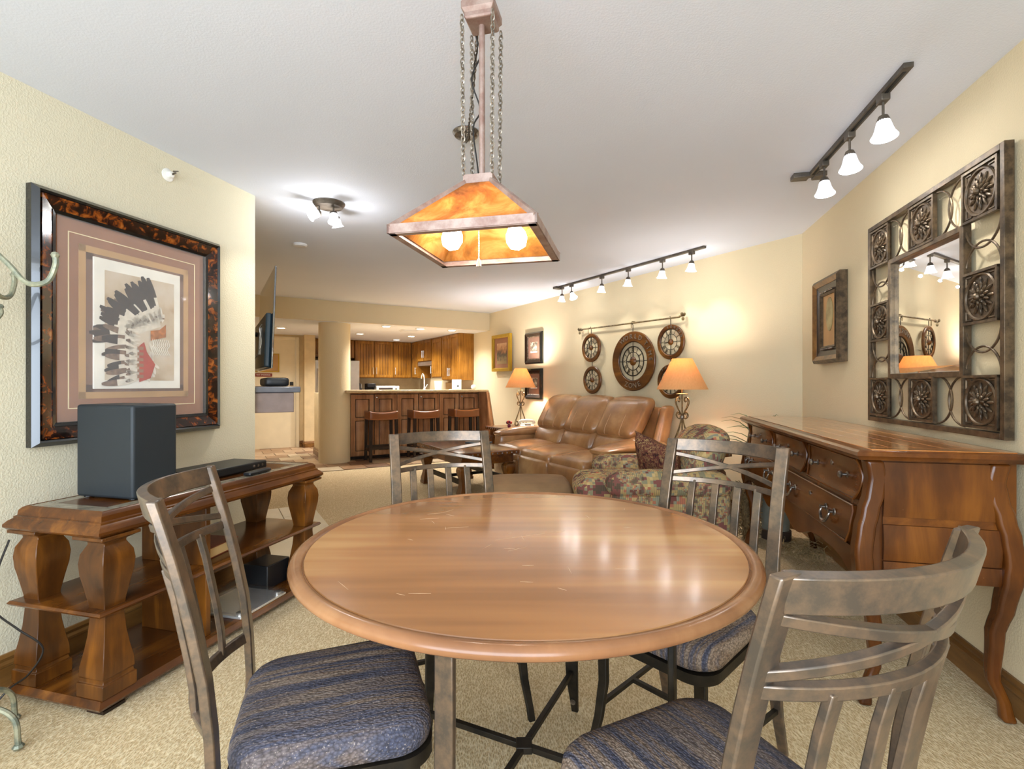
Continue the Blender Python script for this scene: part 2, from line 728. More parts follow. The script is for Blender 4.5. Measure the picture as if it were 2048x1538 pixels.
        if rot is not None:
            o.rotation_euler = rot if isinstance(rot, (tuple, list)) else (0, 0, rot)
        if bevel:
            b = o.modifiers.new('bevel', 'BEVEL')
            b.width = bevel
            b.segments = seg
            b.limit_method = 'ANGLE'
            b.angle_limit = rad(40)
        if kind:
            o['kind'] = kind
        if label:
            o['label'] = label
        return o


def thing(name, label, cat, loc=(0, 0, 0), rotz=0.0, group=None):
    o = bpy.data.objects.new(name, None)
    COL.objects.link(o)
    o.empty_display_size = .1
    o.location = loc
    o.rotation_euler = (0, 0, rotz)
    o['label'] = label
    o['category'] = cat
    if group:
        o['group'] = group
    return o


def tag(o, label, cat, group=None):
    o['label'] = label
    o['category'] = cat
    if group:
        o['group'] = group
    return o


def dup(root, loc, rotz, label, group=None):
    ch = {}
    for o in COL.objects:
        if o.parent:
            ch.setdefault(o.parent.name, []).append(o)

    def cp(o, par):
        c = o.copy()
        COL.objects.link(c)
        if par:
            c.parent = par
        for k in ch.get(o.name, []):
            cp(k, c)
        return c
    r = cp(root, None)
    r.location = loc
    if rotz is not None:
        r.rotation_euler = (0, 0, rotz)
    r['label'] = label
    if group:
        r['group'] = group
    return r


def struct(mb, name, mat=None, parent=None, **k):
    o = mb.build(name, mat, parent, **k)
    if not parent:
        o['kind'] = 'structure'
    return o


def TR(loc=(0, 0, 0), rz=0.0, rx=0.0, ry=0.0):
    return MX.Translation(V(loc)) @ Euler((rx, ry, rz)).to_matrix().to_4x4()


def arc(c, r, a0, a1, n, plane='xz'):
    out = []
    for i in range(n + 1):
        a = rad(a0 + (a1 - a0) * i / n)
        x, y = c[0] + r * cos(a), c[1] + r * sin(a)
        out.append((x, 0, y) if plane == 'xz' else (x, y, 0))
    return out


def smooth_path(pts, n=6):
    """Catmull-Rom"""
    P = [V(p) for p in pts]
    P = [P[0] * 2 - P[1]] + P + [P[-1] * 2 - P[-2]]
    out = []
    for i in range(1, len(P) - 2):
        for j in range(n):
            t = j / n
            a, b, c, d = P[i - 1], P[i], P[i + 1], P[i + 2]
            out.append(.5 * ((2 * b) + (c - a) * t + (2 * a - 5 * b + 4 * c - d) * t * t + (3 * b - a - 3 * c + d) * t ** 3))
    out.append(P[-2])
    return [tuple(p) for p in out]


def text_mesh(txt, size, depth, mat, parent, name, loc, rot, align='CENTER'):
    cu = bpy.data.curves.new('tmp', 'FONT')
    cu.body = txt
    cu.size = size
    cu.extrude = depth
    cu.align_x = align
    cu.align_y = 'CENTER'
    cu.resolution_u = 2
    ob = bpy.data.objects.new('tmp', cu)
    COL.objects.link(ob)
    dg = bpy.context.evaluated_depsgraph_get()
    me = bpy.data.meshes.new_from_object(ob.evaluated_get(dg))
    bpy.data.objects.remove(ob)
    bpy.data.curves.remove(cu)
    me.materials.clear()
    me.materials.append(MATS[mat])
    o = bpy.data.objects.new(name, me)
    COL.objects.link(o)
    o.parent = parent
    o.location = loc
    o.rotation_euler = rot
    return o



TA = TR(PA, AR); TL = TR(PL, LR); TK = TR(RC, KR)


def tl(mb, T):
    mb.X = T
    return mb


def world_obj(mb, T, name, mat=None, parent=None, **k):
    """build in local frame and place the object with that frame's transform"""
    o = mb.build(name, mat, parent, **k)
    o.location = T.translation
    o.rotation_euler = T.to_euler()
    return o


def st(mb, T, name, mat=None, **k):
    o = world_obj(mb, T, name, mat, **k)
    o['kind'] = 'structure'
    return o


# ------------------------------------------------------------------ shell
st(MB().box(0, .12, -4.3, 1.921, 0, CEIL), TA, 'wall_right', 'wall_paint')
st(MB().box(-.12, 0, -5.4, 0, 0, CEIL), TL, 'wall_left', 'wall_paint_left')
st(MB().box(0, .12, 0, 8.95, 0, CEIL), TK, 'wall_back', 'wall_paint')
st(MB().box(-4.0, -3.885, 1.36, 8.1, 0, CEIL), TK, 'wall_fireplace', 'wall_paint')
st(MB().box(-2.45, 0, 8.8, 8.9, 0, SOF), TK, 'wall_kitchen', 'hall_paint')
st(MB().box(-2.64, -2.45, 7.78, 8.9, 0, SOF), TK, 'wall_partition', 'hall_paint')
st(MB().box(-2.62, -2.49, 5.93, 6.85, 0, 1.05), TK, 'wall_pony', 'hall_paint', bevel=.005)
m = MB()
m.box(-3.885, -3.66, 7.95, 8.05, 0, SOF).box(-2.76, -2.64, 7.95, 8.05, 0, SOF).box(-3.66, -2.76, 7.95, 8.05, 2.03, SOF)
st(m, TK, 'wall_entry', 'hall_paint')
st(MB().box(-3.885, 0, 5.39, 5.44, SOF + .001, CEIL), TK, 'wall_soffit', 'wall_paint')
st(MB().box(-3.885, 0, 5.44, 8.9, SOF, SOF + .04), TK, 'ceiling', 'ceiling_paint')
m = MB().box(-6, 4, -2.2, 13.2, CEIL, CEIL + .06)
struct(m, 'ceiling', 'ceiling_paint')
struct(MB().box(-6, 4, -2.2, 13.2, -.06, 0), 'floor', 'carpet')
# rear wall with the wide window opening (behind the camera)
m = MB()
m.box(-3.3, -2.6, -1.85, -1.73, 0, CEIL).box(.75, 1.3, -1.85, -1.73, 0, CEIL).box(-2.6, .75, -1.85, -1.73, 2.35, CEIL).box(-2.6, .75, -1.85, -1.73, 0, .32)
struct(m, 'wall_front', 'wall_paint')
m = MB()
for x in (-2.6, -1.5, -.4, .7):
    m.box(x, x + .05, -1.82, -1.76, .32, 2.35)
m.box(-2.6, .75, -1.82, -1.76, .32, .37).box(-2.6, .75, -1.82, -1.76, 2.30, 2.35)
struct(m, 'window_1', 'white_plastic')
# column
T = TR(K(5.725, 2.51), 0)
st(MB().lathe([(.231, 0), (.231, SOF)], 48), T, 'wall_column', 'wall_paint', sharp=50)


def baseboard(name, T, y0, y1, x=0.0, sgn=-1, mat='base_wood', axis='y', h=.128):
    """profile extruded along local y; sgn = direction out of the wall"""
    prof = [(0, 0), (.018, 0), (.018, h * .62), (.022, h * .66), (.022, h * .72), (.013, h * .80), (.016, h * .90), (.009, h), (0, h)]
    rings = []
    for yy in (y0, y1):
        if axis == 'y':
            rings.append([(x + sgn * a, yy, b) for a, b in prof])
        else:
            rings.append([(yy, x + sgn * a, b) for a, b in prof])
    return st(MB().loft(rings), T, name, mat)


baseboard('baseboard_right', TA, -4.2, 1.90, 0, -1)
baseboard('baseboard_left', TL, -5.3, 0.0, 0, 1)
baseboard('baseboard_back', TK, .02, 5.70, 0, -1)
baseboard('baseboard_hall', TK, -2.64, -2.45, 7.78, -1, axis='x')
baseboard('baseboard_hall', TK, -2.71, -2.64, 7.95, -1, axis='x')
baseboard('baseboard_hall', TK, 7.78, 7.95, -2.64, -1)
baseboard('baseboard_pony', TK, 5.95, 6.85, -2.62, -1)

# slate tile floor in hall and kitchen, hearth tiles
fl = st(MB().box(-3.88, -.001, 4.90, 8.79, 0, .004), TK, 'floor_tile', 'grout')
rng = random.Random(3)
tile_me = []
for i in range(4):
    m = MB().box(0, .325, 0, .325, .004, .011)
    o = m.build('tile', 'slate_%d' % i, fl, bevel=.003, seg=1)
    tile_me.append(o)
n = 0
for j in range(12):
    for i in range(12):
        x0 = -3.875 + i * .333 - (.16 if j % 2 else 0)
        y0 = 4.905 + j * .333
        if x0 > -.33 or x0 < -3.88 or y0 > 8.45:
            continue
        k = rng.choice([0, 0, 1, 2, 2, 1, 3])
        if n < 4:
            o = tile_me[n]
        else:
            o = tile_me[k].copy()
            COL.objects.link(o)
        o.location = (x0, y0, rng.uniform(0, .0012))
        n += 1
he = st(MB().box(-3.88, -3.28, 1.38, 2.95, 0, .004), TK, 'floor_hearth', 'grout')
b = None
for j in range(4):
    for i in range(2):
        m = MB().box(0, .294, 0, .386, .004, .013)
        if b is None:
            b = m.build('tile', 'hearth_tile', he, bevel=.002, seg=1)
            o = b
        else:
            o = b.copy()
            COL.objects.link(o)
        o.location = (-3.877 + i * .298, 1.385 + j * .391, 0)

# ------------------------------------------------------------------ entry door
dr = st(MB().box(-3.655, -2.765, 7.97, 8.01, .01, 2.025), TK, 'door_1', 'door_paint', bevel=.003)
m = MB()
m.box(-2.765, -2.705, 7.93, 7.97, 0, 2.085).box(-3.71, -3.655, 7.93, 7.97, 0, 2.085).box(-3.655, -2.765, 7.93, 7.97, 2.025, 2.085)
m.build('door_frame', 'door_paint', dr, bevel=.008)
m = MB('gold_frame')
m.box(-3.46, -3.44, 7.955, 7.968, 1.42, 1.76).box(-3.07, -3.05, 7.955, 7.968, 1.42, 1.76).box(-3.46, -3.05, 7.955, 7.968, 1.74, 1.76).box(-3.46, -3.05, 7.955, 7.968, 1.42, 1.44)
m.mat('mat_tan').box(-3.44, -3.07, 7.962, 7.969, 1.44, 1.74)
m.build('notice_frame', None, dr)
q = MB().box(-3.46, -3.17, 7.958, 7.969, 1.335, 1.395).build('sign', 'red_plaque', dr)
text_mesh('NO SMOKING', .036, .001, 'paper', q, 'lettering', (-3.315, 7.9565, 1.365), (pi / 2, 0, 0))
m = MB('black_plastic').box(-2.87, -2.81, 7.945, 7.969, 1.17, 1.24)
m.mat('pewter').box(-2.865, -2.805, 7.955, 7.969, .86, 1.11)
m.mat('black_plastic').box(-2.85, -2.82, 7.945, 7.958, 1.06, 1.10).cbox((-2.835, 7.95, .96), (.015, .02, .03))
m.build('door_lock', None, dr, bevel=.003)


# ------------------------------------------------------------------ kitchen
def cabinet(name, label, loc, rot, w, depth, h, nd, handles, bead=True, mat='oak', knob=False, group=None, panel='bead', gap=.007):
    t = thing(name, label, 'cabinet', loc, rot, group)
    MB().box(0, w, .02, depth, 0, h).build('body', mat, t, bevel=.003)
    dw = w / nd
    MB().box(.006, w - .006, .0175, .021, .02, h - .02).build('door_shade_plate', 'groove_shade', t)  # dark sheet added so grooves and door gaps look shaded
    for i in range(nd):
        x0 = i * dw + gap; x1 = (i + 1) * dw - gap; z0 = .012; z1 = h - .012 if panel == 'bead' else h - .03
        fr = .055 if panel == 'bead' else .07
        m = MB()
        m.box(x0, x0 + fr, 0, .02, z0, z1).box(x1 - fr, x1, 0, .02, z0, z1)
        m.box(x0 + fr, x1 - fr, 0, .02, z0, z0 + fr).box(x0 + fr, x1 - fr, 0, .02, z1 - fr, z1)
        if panel in ('bead', 'flat'):
            nb = max(2, int((x1 - x0 - 2 * fr) / .05)) if panel == 'bead' else 1
            bw = (x1 - x0 - 2 * fr) / nb
            for b_ in range(nb):
                m.box(x0 + fr + b_ * bw + .003, x0 + fr + (b_ + 1) * bw - .003, .009, .02, z0 + fr, z1 - fr)
        elif panel == 'raised':
            zs = [(z0 + fr, h * .56), (h * .56 + .05, z1 - fr)]
            m.box(x0 + fr, x1 - fr, 0, .02, h * .56, h * .56 + .05)
            mg = MB()
            for za, zb in zs:
                xa, xb = x0 + fr, x1 - fr
                m.loft([[(xa, .017, za), (xb, .017, za), (xb, .017, zb), (xa, .017, zb)],
                        [(xa + .035, .003, za + .035), (xb - .035, .003, za + .035), (xb - .035, .003, zb - .035), (xa + .035, .003, zb - .035)]])
                mg.tube([(xa + .004, .004, za + .004), (xb - .004, .004, za + .004), (xb - .004, .004, zb - .004), (xa + .004, .004, zb - .004)], .008, 6, closed=True)
        d = m.build('door', mat, t, bevel=.003)
        if panel == 'raised':
            mg.build('moulding', 'groove_shade', d)  # shade around the raised panels, coloured into the moulding
        hd = handles[i] if i < len(handles) else None
        if hd == 'knob':
            MB().lathe([(.006, 0), (.006, .012), (.014, .018), (.012, .028), (.003, .031)], 12, TR((x0 + .03, 0, z1 - .045), 0, pi / 2)).build('knob', 'nickel', d)
        elif hd is not None:
            hx0, hz = hd
            X = x0 + .03 if hx0 == 'l' else x1 - .03
            Z = z0 + .14 if hz == 'b' else z1 - .14
            m = MB()
            m.tube([(X, -.028, Z - .075), (X, -.028, Z + .075)], .006, 8)
            m.tube([(X, 0, Z - .055), (X, -.028, Z - .055)], .005, 6).tube([(X, 0, Z + .055), (X, -.028, Z + .055)], .005, 6)
            m.build('handle', 'nickel', d)
    return t


def KL(x, y, z=0):
    return K(y, -x, z)


G = 'oak wall cabinets of the kitchen'
UB = 1.33
cabinet('wall_cabinet', 'oak wall cabinet with one beadboard door beside the inside corner', KL(-.73, 8.46, UB), KR, .41, .33, SOF - UB, 1, [('l', 'b')], group=G)
cabinet('wall_cabinet', 'oak wall cabinet with one beadboard door, middle of the back run above the toaster', KL(-1.14, 8.46, UB), KR, .41, .33, SOF - UB, 1, [('l', 'b')], group=G)
cabinet('wall_cabinet', 'oak wall cabinet with one beadboard door next to the refrigerator', KL(-1.55, 8.46, UB), KR, .41, .33, SOF - UB, 1, [('r', 'b')], group=G)
cabinet('wall_cabinet', 'short oak wall cabinet with two doors above the refrigerator', KL(-2.42, 8.46, 1.74), KR, .86, .33, SOF - 1.74, 2, [('r', 'b'), ('l', 'b')], group=G)
SR = KR - pi / 2
cabinet('wall_cabinet', 'narrow oak wall cabinet in the inside corner of the side run', KL(-.32, 8.46, UB), SR, .34, .32, SOF - UB, 1, [('r', 'b')], group=G)
cabinet('wall_cabinet', 'short oak wall cabinet with two doors over the open hood space', KL(-.32, 8.11, 1.67), SR, .80, .32, SOF - 1.67, 2, [('r', 'b'), ('l', 'b')], group=G)
cabinet('wall_cabinet', 'oak wall cabinet with one door between hood space and end cabinet', KL(-.32, 7.28, UB), SR, .50, .32, SOF - UB, 1, [('l', 'b')], group=G, panel='flat')
cabinet('wall_cabinet', 'oak wall cabinet with two doors and bare end panel, nearest the living room', KL(-.32, 6.75, 1.27), SR, .75, .32, SOF - 1.27, 2, [('r', 'b'), ('l', 'b')], group=G)
MB().box(0, .80, 0, .30, 0, .08).build('tmp', 'steel')
o = bpy.data.objects['tmp']; o.name = 'range_hood'; o.location = KL(-.30, 8.11, 1.585); o.rotation_euler = (0, 0, SR)
tag(o, 'slim steel range hood under the short oak cabinet', 'range hood')

cabinet('base_cabinet', 'oak base cabinet run along the kitchen back wall', KL(-1.54, 8.2, 0), KR, 1.22, .58, .87, 3, [('l', 't')] * 3, group='kitchen base cabinets')
cabinet('base_cabinet', 'oak base cabinet run along the kitchen side wall', KL(-.6, 8.18, 0), SR, 1.8, .58, .87, 4, [('l', 't')] * 4, group='kitchen base cabinets')
m = MB().box(-1.54, -.012, 8.17, 8.79, .87, .91).box(-.63, -.012, 6.38, 8.17, .87, .91)
o = m.build('kitchen_worktop', 'granite', bevel=.004)
o.location = TK.translation; o.rotation_euler = TK.to_euler()
tag(o, 'tan stone worktop behind the bar along back and side walls', 'worktop')

t = thing('refrigerator', 'stainless steel refrigerator seen beside the round column', 'refrigerator', KL(-2.42, 8.02), KR)
MB().box(0, .86, .06, .74, 0, 1.675).build('body', 'black_plastic', t, bevel=.01)
MB().box(.005, .855, 0, .055, .62, 1.67).build('door', 'steel', t, bevel=.012)
MB().box(.005, .855, 0, .055, .06, .61).build('freezer_door', 'steel', t, bevel=.012)
MB().tube([(.06, -.04, .75), (.06, -.04, 1.5)], .012, 8).tube([(.06, 0, .78), (.06, -.04, .78)], .01).tube([(.06, 0, 1.47), (.06, -.04, 1.47)], .01).build('handle', 'nickel', t)

# bar: three two-door cabinets, worktop, wing panel
bg = 'alder cabinets of the breakfast bar'
for i, lb in enumerate(('alder bar cabinet with two raised panel doors beside the round column', 'alder bar cabinet with two raised panel doors behind the middle stool', 'alder bar cabinet with two raised panel doors nearest the wall with pictures')):
    cabinet('bar_cabinet', lb, KL(-2.27 + i * .741, 5.73, .06), KR, .741, .5, 1.0, 2, [None, 'knob'], mat='alder', panel='raised', group=bg)
o = MB().box(-2.26, -.05, 5.78, 6.2, .011, .06).build('bar_plinth', 'dark_leg')
o.location = TK.translation; o.rotation_euler = TK.to_euler()
tag(o, 'dark recessed plinth under the breakfast bar cabinets', 'plinth')
m = MB().prism([(5.735, 0), (5.735, 1.06), (5.40, 1.06), (5.06, 0)], -.045, -.008, MX(((0, 0, 1, 0), (1, 0, 0, 0), (0, 1, 0, 0), (0, 0, 0, 1))))
o = m.build('bar_wing_panel', 'alder', bevel=.003)
o.location = TK.translation + V((0, 0, .002)); o.rotation_euler = TK.to_euler()
tag(o, 'slanted wooden end panel between breakfast bar and wall', 'panel')
o = MB().box(-2.40, -.003, 5.43, 6.30, 1.062, 1.102).build('bar_worktop', 'bar_counter', bevel=.01)
o.location = TK.translation; o.rotation_euler = TK.to_euler()
tag(o, 'polished tan stone top of the breakfast bar', 'worktop')


def at(name, mb, loc, rot, label, cat, mat=None, group=None, **k):
    o = mb.build(name, mat, None, **k)
    o.location = loc
    o.rotation_euler = (0, 0, rot)
    return tag(o, label, cat, group)


BT = 1.102
at('paper_cup', MB().lathe([(.055, 0), (.07, .15), (.066, .15), (.05, .01)], 20), KL(-.72, 5.95, BT), 0, 'white cup standing on the bar top', 'cup', 'cup_white')
t = thing('tissue_box', 'pale blue and white box standing on the bar top near the wall', 'box', KL(-.38, 5.92, BT), KR)
MB().box(-.07, .07, -.05, .05, 0, .175).build('body', 'cup_white', t, bevel=.004)
MB().box(-.055, .06, -.0515, -.0505, .01, .15).build('label_print', 'blue_box', t)
MB('nickel').lathe([(.02, -.001), (.0, .001)], 10, TR((.0, -.053, .06), 0, pi / 2)).build('emblem', 'mantel_stone', t)
at('air_freshener', MB().lathe([(.03, 0), (.042, .01), (.042, .05), (.03, .07), (.01, .075)], 16, TR((0, 0, .042), 0, pi / 2)), KL(-.12, 5.80, BT), KR, 'small round white device on the bar end beside the wall', 'device', 'white_plastic')
at('folded_paper', MB().box(-.09, .09, -.03, .04, 0, .008), KL(-.5, 5.75, BT), KR + .2, 'white folded paper lying on the bar top before the blue box', 'paper', 'paper')
WT = .911
t = thing('toaster_oven', 'white and grey toaster oven on the back worktop', 'toaster oven', KL(-.88, 8.35, WT), KR)
m = MB('white_plastic').box(-.25, .25, 0, .3, .02, .25)
m.build('body', None, t, bevel=.012)
MB().box(-.2, .1, -.006, 0, .05, .21).build('door', 'feather_dark', t, bevel=.004)
for q in (.18, .08):
    MB().lathe([(.018, 0), (.018, .015), (.0, .016)], 12, TR((.17, 0, q), 0, pi / 2)).build('knob', 'pewter', t)
MB().box(-.235, -.225, .05, .25, 0, .02).build('foot', 'black_plastic', t)
MB().box(.225, .235, .05, .25, 0, .02).build('foot', 'black_plastic', t)
t = thing('coffee_maker', 'small black coffee maker on the back worktop', 'coffee maker', KL(-1.22, 8.4, WT), KR)
MB().box(-.09, .09, .02, .22, 0, .04).box(-.09, .09, .14, .22, .04, .3).box(-.09, .09, .0, .22, .22, .3).build('body', 'black_plastic', t, bevel=.01)
MB().lathe([(.05, .042), (.07, .07), (.07, .14), (.045, .17)], 16, TR((0, .07, 0))).build('carafe', 'steel', t)
t = thing('knife_block', 'black knife block with knives beside the refrigerator', 'knife block', KL(-1.47, 8.4, WT), KR)
MB().box(-.05, .05, 0, .16, 0, .2).build('block', 'black_plastic', t, bevel=.005)
for i in range(4):
    MB().box(-.045 + i * .026, -.03 + i * .026, .02, .05, .2, .31 - .02 * (i % 2)).build('knife_handle', 'steel' if i % 2 else 'black_plastic', t, bevel=.003)
at('cutting_board', MB().box(-.15, .15, -.012, .012, 0, .32), KL(-.06, 7.0, WT), SR, 'tan board leaning on the kitchen side wall', 'cutting board', 'bag_tan', bevel=.01)
t = thing('faucet', 'chrome arched faucet behind the breakfast bar', 'faucet', KL(-.9, 6.15 - .0, BT - .0), KR)
m = MB().tube(smooth_path([(0, 0, 0), (0, 0, .16), (.0, .03, .25), (0, .1, .27), (0, .15, .2)]), .011, 8)
m.lathe([(.025, 0), (.02, .03)], 12)
m.build('spout', 'nickel', t)
MB().tube([(.02, 0, .03), (.06, 0, .09)], .006).build('lever', 'nickel', t)

# recessed downlights
CG = 'recessed downlights in the lowered ceiling'
cl = (('near the entry door', 6.7, 3.157), ('just right of the round column', 7.027, 1.80), ('front row, left', 5.614, 1.738), ('deepest in the kitchen', 7.898, .843), ('middle of the kitchen', 7.012, .832), ('front row, middle', 5.682, 1.145), ('front row, right', 5.63, .60))
for w, s_, d_ in cl:
    t = thing('recessed_light', 'white round recessed downlight in the lowered ceiling, ' + w, 'ceiling light', K(s_, d_, SOF - .012), 0, CG)
    MB().lathe([(.085, .012), (.085, .004), (.078, 0), (.062, 0), (.058, .010), (.07, .012)], 28).build('trim_ring', 'white_plastic', t)
    MB().lathe([(.058, .006), (.058, .009)], 24).build('lens', 'can_glow', t)
    lamp('downlight_beam', 'SPOT', K(s_, d_, SOF - .03), 46, (1, .97, .93), aim=K(s_, d_, 0), size=.05, spot=140, blend=.8)
t = thing('ceiling_vent', 'small white vent in the lowered kitchen ceiling', 'vent', K(6.1, 1.2, SOF - .008), KR)
MB().box(-.15, .15, -.1, .1, 0, .006).build('frame', 'vent_white', t, bevel=.002)
for i in range(6):
    MB().box(-.13, .13, -.085 + i * .03, -.07 + i * .03, -.006, 0).build('slat', 'vent_white', t)


# ------------------------------------------------------------------ bar stools
def stool(loc, rot, label):
    t = thing('bar_stool', label, 'stool', loc, rot, 'stools in front of the breakfast bar')

    def saddle(p):
        x = p.x / .225
        return (p.x, p.y, p.z + (.028 * x * x if p.z > 0 else .006 * x * x))
    MB().rbox((0, 0, .70), (.45, .33, .115), .02, (0, 0, .004), 8, fn=saddle).build('seat', 'stool_leather', t)
    for sx in (-1, 1):
        for sy in (-1, 1):
            a, b = (sx * .195, sy * .135, .655), (sx * .205, sy * .145, 0.012)
            m = MB().loft([[(b[0] + i * .02, b[1] + j * .02, b[2]) for i, j in ((1, 1), (-1, 1), (-1, -1), (1, -1))],
                           [(a[0] + i * .023, a[1] + j * .023, a[2]) for i, j in ((1, 1), (-1, 1), (-1, -1), (1, -1))]])
            m.build('leg', 'dark_leg', t, bevel=.003)
    for sy in (-1, 1):
        MB().box(-.19, .19, sy * .143 - .012, sy * .143 + .012, .20, .24).build('stretcher', 'dark_leg', t)
    for sx in (-1, 1):
        MB().box(sx * .203 - .012, sx * .203 + .012, -.13, .13, .17, .21).build('stretcher', 'dark_leg', t)
    return t


t = stool(V((-2.035, 7.9, 0)), KR, 'brown leather saddle stool at the bar nearest the round column')
dup(t, V((-2.035, 7.9, 0)) + D * .69, KR, 'brown leather saddle stool in the middle of the bar')
dup(t, V((-2.035, 7.9, 0)) + D * 1.41, KR, 'brown leather saddle stool at the bar end nearest the framed pictures')


# ------------------------------------------------------------------ framed pictures
def frame_picture(name, label, loc, rot, w, h, bars, group=None):
    """local: x = width, z = up, facing -y; bars = list of (width, depth, material) from outside in"""
    t = thing(name, label, 'picture', loc, rot, group)
    x0, x1, z0, z1 = -w / 2, w / 2, -h / 2, h / 2
    m = MB()
    for bw, bd, mt in bars:
        m.mat(mt)
        for (a0, b0, a1, b1) in ((0, 0, 0, 1), (0, 1, 1, 1), (1, 1, 1, 0), (1, 0, 0, 0)):
            def cr(a, b, inset):
                return (x0 + inset if a == 0 else x1 - inset, z0 + inset if b == 0 else z1 - inset)
            p, q = cr(a0, b0, 0), cr(a1, b1, 0)
            pi_, qi = cr(a0, b0, bw), cr(a1, b1, bw)
            d0, d1 = bd if isinstance(bd, tuple) else (bd, bd)
            m.add([(p[0], 0, p[1]), (q[0], 0, q[1]), (qi[0], 0, qi[1]), (pi_[0], 0, pi_[1]),
                   (p[0], -d0, p[1]), (q[0], -d0, q[1]), (qi[0], -d1, qi[1]), (pi_[0], -d1, pi_[1])],
                  [(0, 1, 2, 3), (4, 7, 6, 5), (0, 4, 5, 1), (2, 6, 7, 3), (0, 3, 7, 4), (1, 5, 6, 2)])
        x0 += bw; x1 -= bw; z0 += bw; z1 -= bw
    m.build('frame', None, t)
    return t, (x0, x1, z0, z1)


def rect(m, x0, x1, z0, z1, y, mat, th=.001):
    m.mat(mat)
    m.box(x0, x1, y, y + th, z0, z1)


# big headdress picture on the left wall ; local -y must point along LN
LROT = LR + pi / 2
pc = LWP(-.795, 0.003, 1.472)
t, (x0, x1, z0, z1) = frame_picture('large_framed_print', 'large framed print of a feathered headdress in wide striped mat, on the left wall', pc, LROT, .95, 1.08,
                                    [(.018, (.03, .05), 'black_lacquer'), (.012, (.052, .04), 'black_lacquer'), (.05, (.045, .025), 'tortoiseshell'), (.016, (.028, .02), 'black_lacquer')])
# local x: with rot LR+90deg, local x runs along LD (away from camera)
m = MB()
W_, H_ = .95, 1.08
rect(m, x0, x1, z0, z1, -.008, 'mat_brown', .008)


def ring(ins, wd, mat, y):
    a0, a1, b0, b1 = x0 + ins, x1 - ins, z0 + ins, z1 - ins
    m.mat(mat)
    m.box(a0, a1, y, y + .0015, b1 - wd, b1).box(a0, a1, y, y + .0015, b0, b0 + wd).box(a0, a0 + wd, y, y + .0015, b0, b1).box(a1 - wd, a1, y, y + .0015, b0, b1)


ring(.055, .004, 'cream_line', -.0095)
ring(.098, .03, 'mat_tan', -.0095)
ring(.128, .032, 'mat_mauve', -.0095)
ring(.160, .005, 'cream_line', -.0095)
ring(.165, .025, 'mat_grey', -.0095)
m.build('mat_board', None, t)
pr = MB().box(-.222, .222, -.018, -.0085, -.302, .302).build('print', 'paper', t, bevel=.001)
m = MB('print_ground')
m.box(-.175, .185, -.0188, -.0178, -.262, .25)
m.build('print_ground', None, pr)
rf = random.Random(5)


def feather(m, bx, bz, ang, L, w, mats, y):
    ca, sa = cos(ang), sin(ang)
    k = 0
    stops = [0, .42, .6, 1.0]
    prof = lambda t_: w * sqrt(max(.03, 1 - ((t_ - .56) / .47) ** 2))
    bend = rf.uniform(-.12, .12) * L
    for i in range(3):
        N = 6
        up, dn = [], []
        for j in range(N + 1):
            t_ = stops[i] + (stops[i + 1] - stops[i]) * j / N
            cx, cz = bx + ca * t_ * L - sa * bend * t_ * t_, bz + sa * t_ * L + ca * bend * t_ * t_
            hw = prof(t_) / 2
            up.append((cx - sa * hw, y, cz + ca * hw)); dn.append((cx + sa * hw, y, cz - ca * hw))
        m.mat(mats[i])
        vs = up + dn
        m.add(vs, [(j, j + 1, N + 2 + j, N + 1 + j) for j in range(N)])


m = MB()
yy = -.0192
# fan of feathers radiating from the brow, then trailing down the back
n = 26
for i in range(n):
    f_ = i / (n - 1)
    ang = rad(104 + 92 * f_)
    bx = .105 - .13 * f_; bz = .015 - .05 * f_
    L = .25 - .035 * f_ + .012 * sin(i * 1.7)
    dark = 'feather_dark'
    feather(m, bx, bz, ang, L, .040 - .006 * f_, ('feather_white', 'feather_white' if (i % 4 == 0 or f_ > .5) else 'feather_dark', dark if i % 5 or f_ < .3 else 'feather_mid'), yy - i * .00003)
for i in range(13):
    f_ = i / 12
    bx = -.005 + .012 * sin(i * 3.1)
    feather(m, bx, -.045 - .215 * f_, rad(176 + 16 * f_ + rf.uniform(-4, 4)), .175 + rf.uniform(-.01, .01), .030, ('feather_white', 'feather_mid' if i % 2 else 'feather_white', 'feather_dark' if i % 3 else 'feather_mid'), yy - .001 - i * .00003)
for i in range(34):
    f_ = i / 33
    feather(m, .115 - .15 * f_, .035 - .05 * f_ + rf.uniform(-.012, .012), rad(95 + 75 * f_ + rf.uniform(-12, 12)), .06 + rf.uniform(-.015, .02), .016, ('feather_white', 'feather_white' if i % 3 else 'feather_mid', 'feather_white'), yy - .0022)
for i in range(26):
    f_ = i / 25
    feather(m, -.02 + rf.uniform(-.012, .012), -.03 - .235 * f_, rad(170 + rf.uniform(-25, 30)), .055, .016, ('feather_white', 'feather_white', 'feather_white' if i % 2 else 'feather_mid'), yy - .0024)
m.build('feather', None, pr, kind='stuff')
m = MB('hair_orange')
m.prism([(.05, -.06), (.135, -.035), (.135, .03), (.10, .0), (.05, -.01)], 0, .0006, TR((0, yy - .002, 0), 0, pi / 2))
m.mat('red_print')
m.prism([(-.01, -.27), (.05, -.25), (.075, -.18), (.03, -.12), (.015, -.07), (-.01, -.09)], 0, .0006, TR((0, yy - .002, 0), 0, pi / 2))
m.mat('mat_brown')
for i in range(6):
    m.box(-.02, .012, yy - .003, yy - .0025, -.25 + i * .028, -.234 + i * .028)
m.build('headband', None, pr)
m = MB('feather_white')
for i in range(9):
    x_ = .06 + i * .011
    m.tube(smooth_path([(x_, yy - .001, -.05), (x_ + .01, yy - .001, -.08), (x_ - .004, yy - .001, -.10), (x_ + .012, yy - .001, -.13)], 4), .0022, 5)
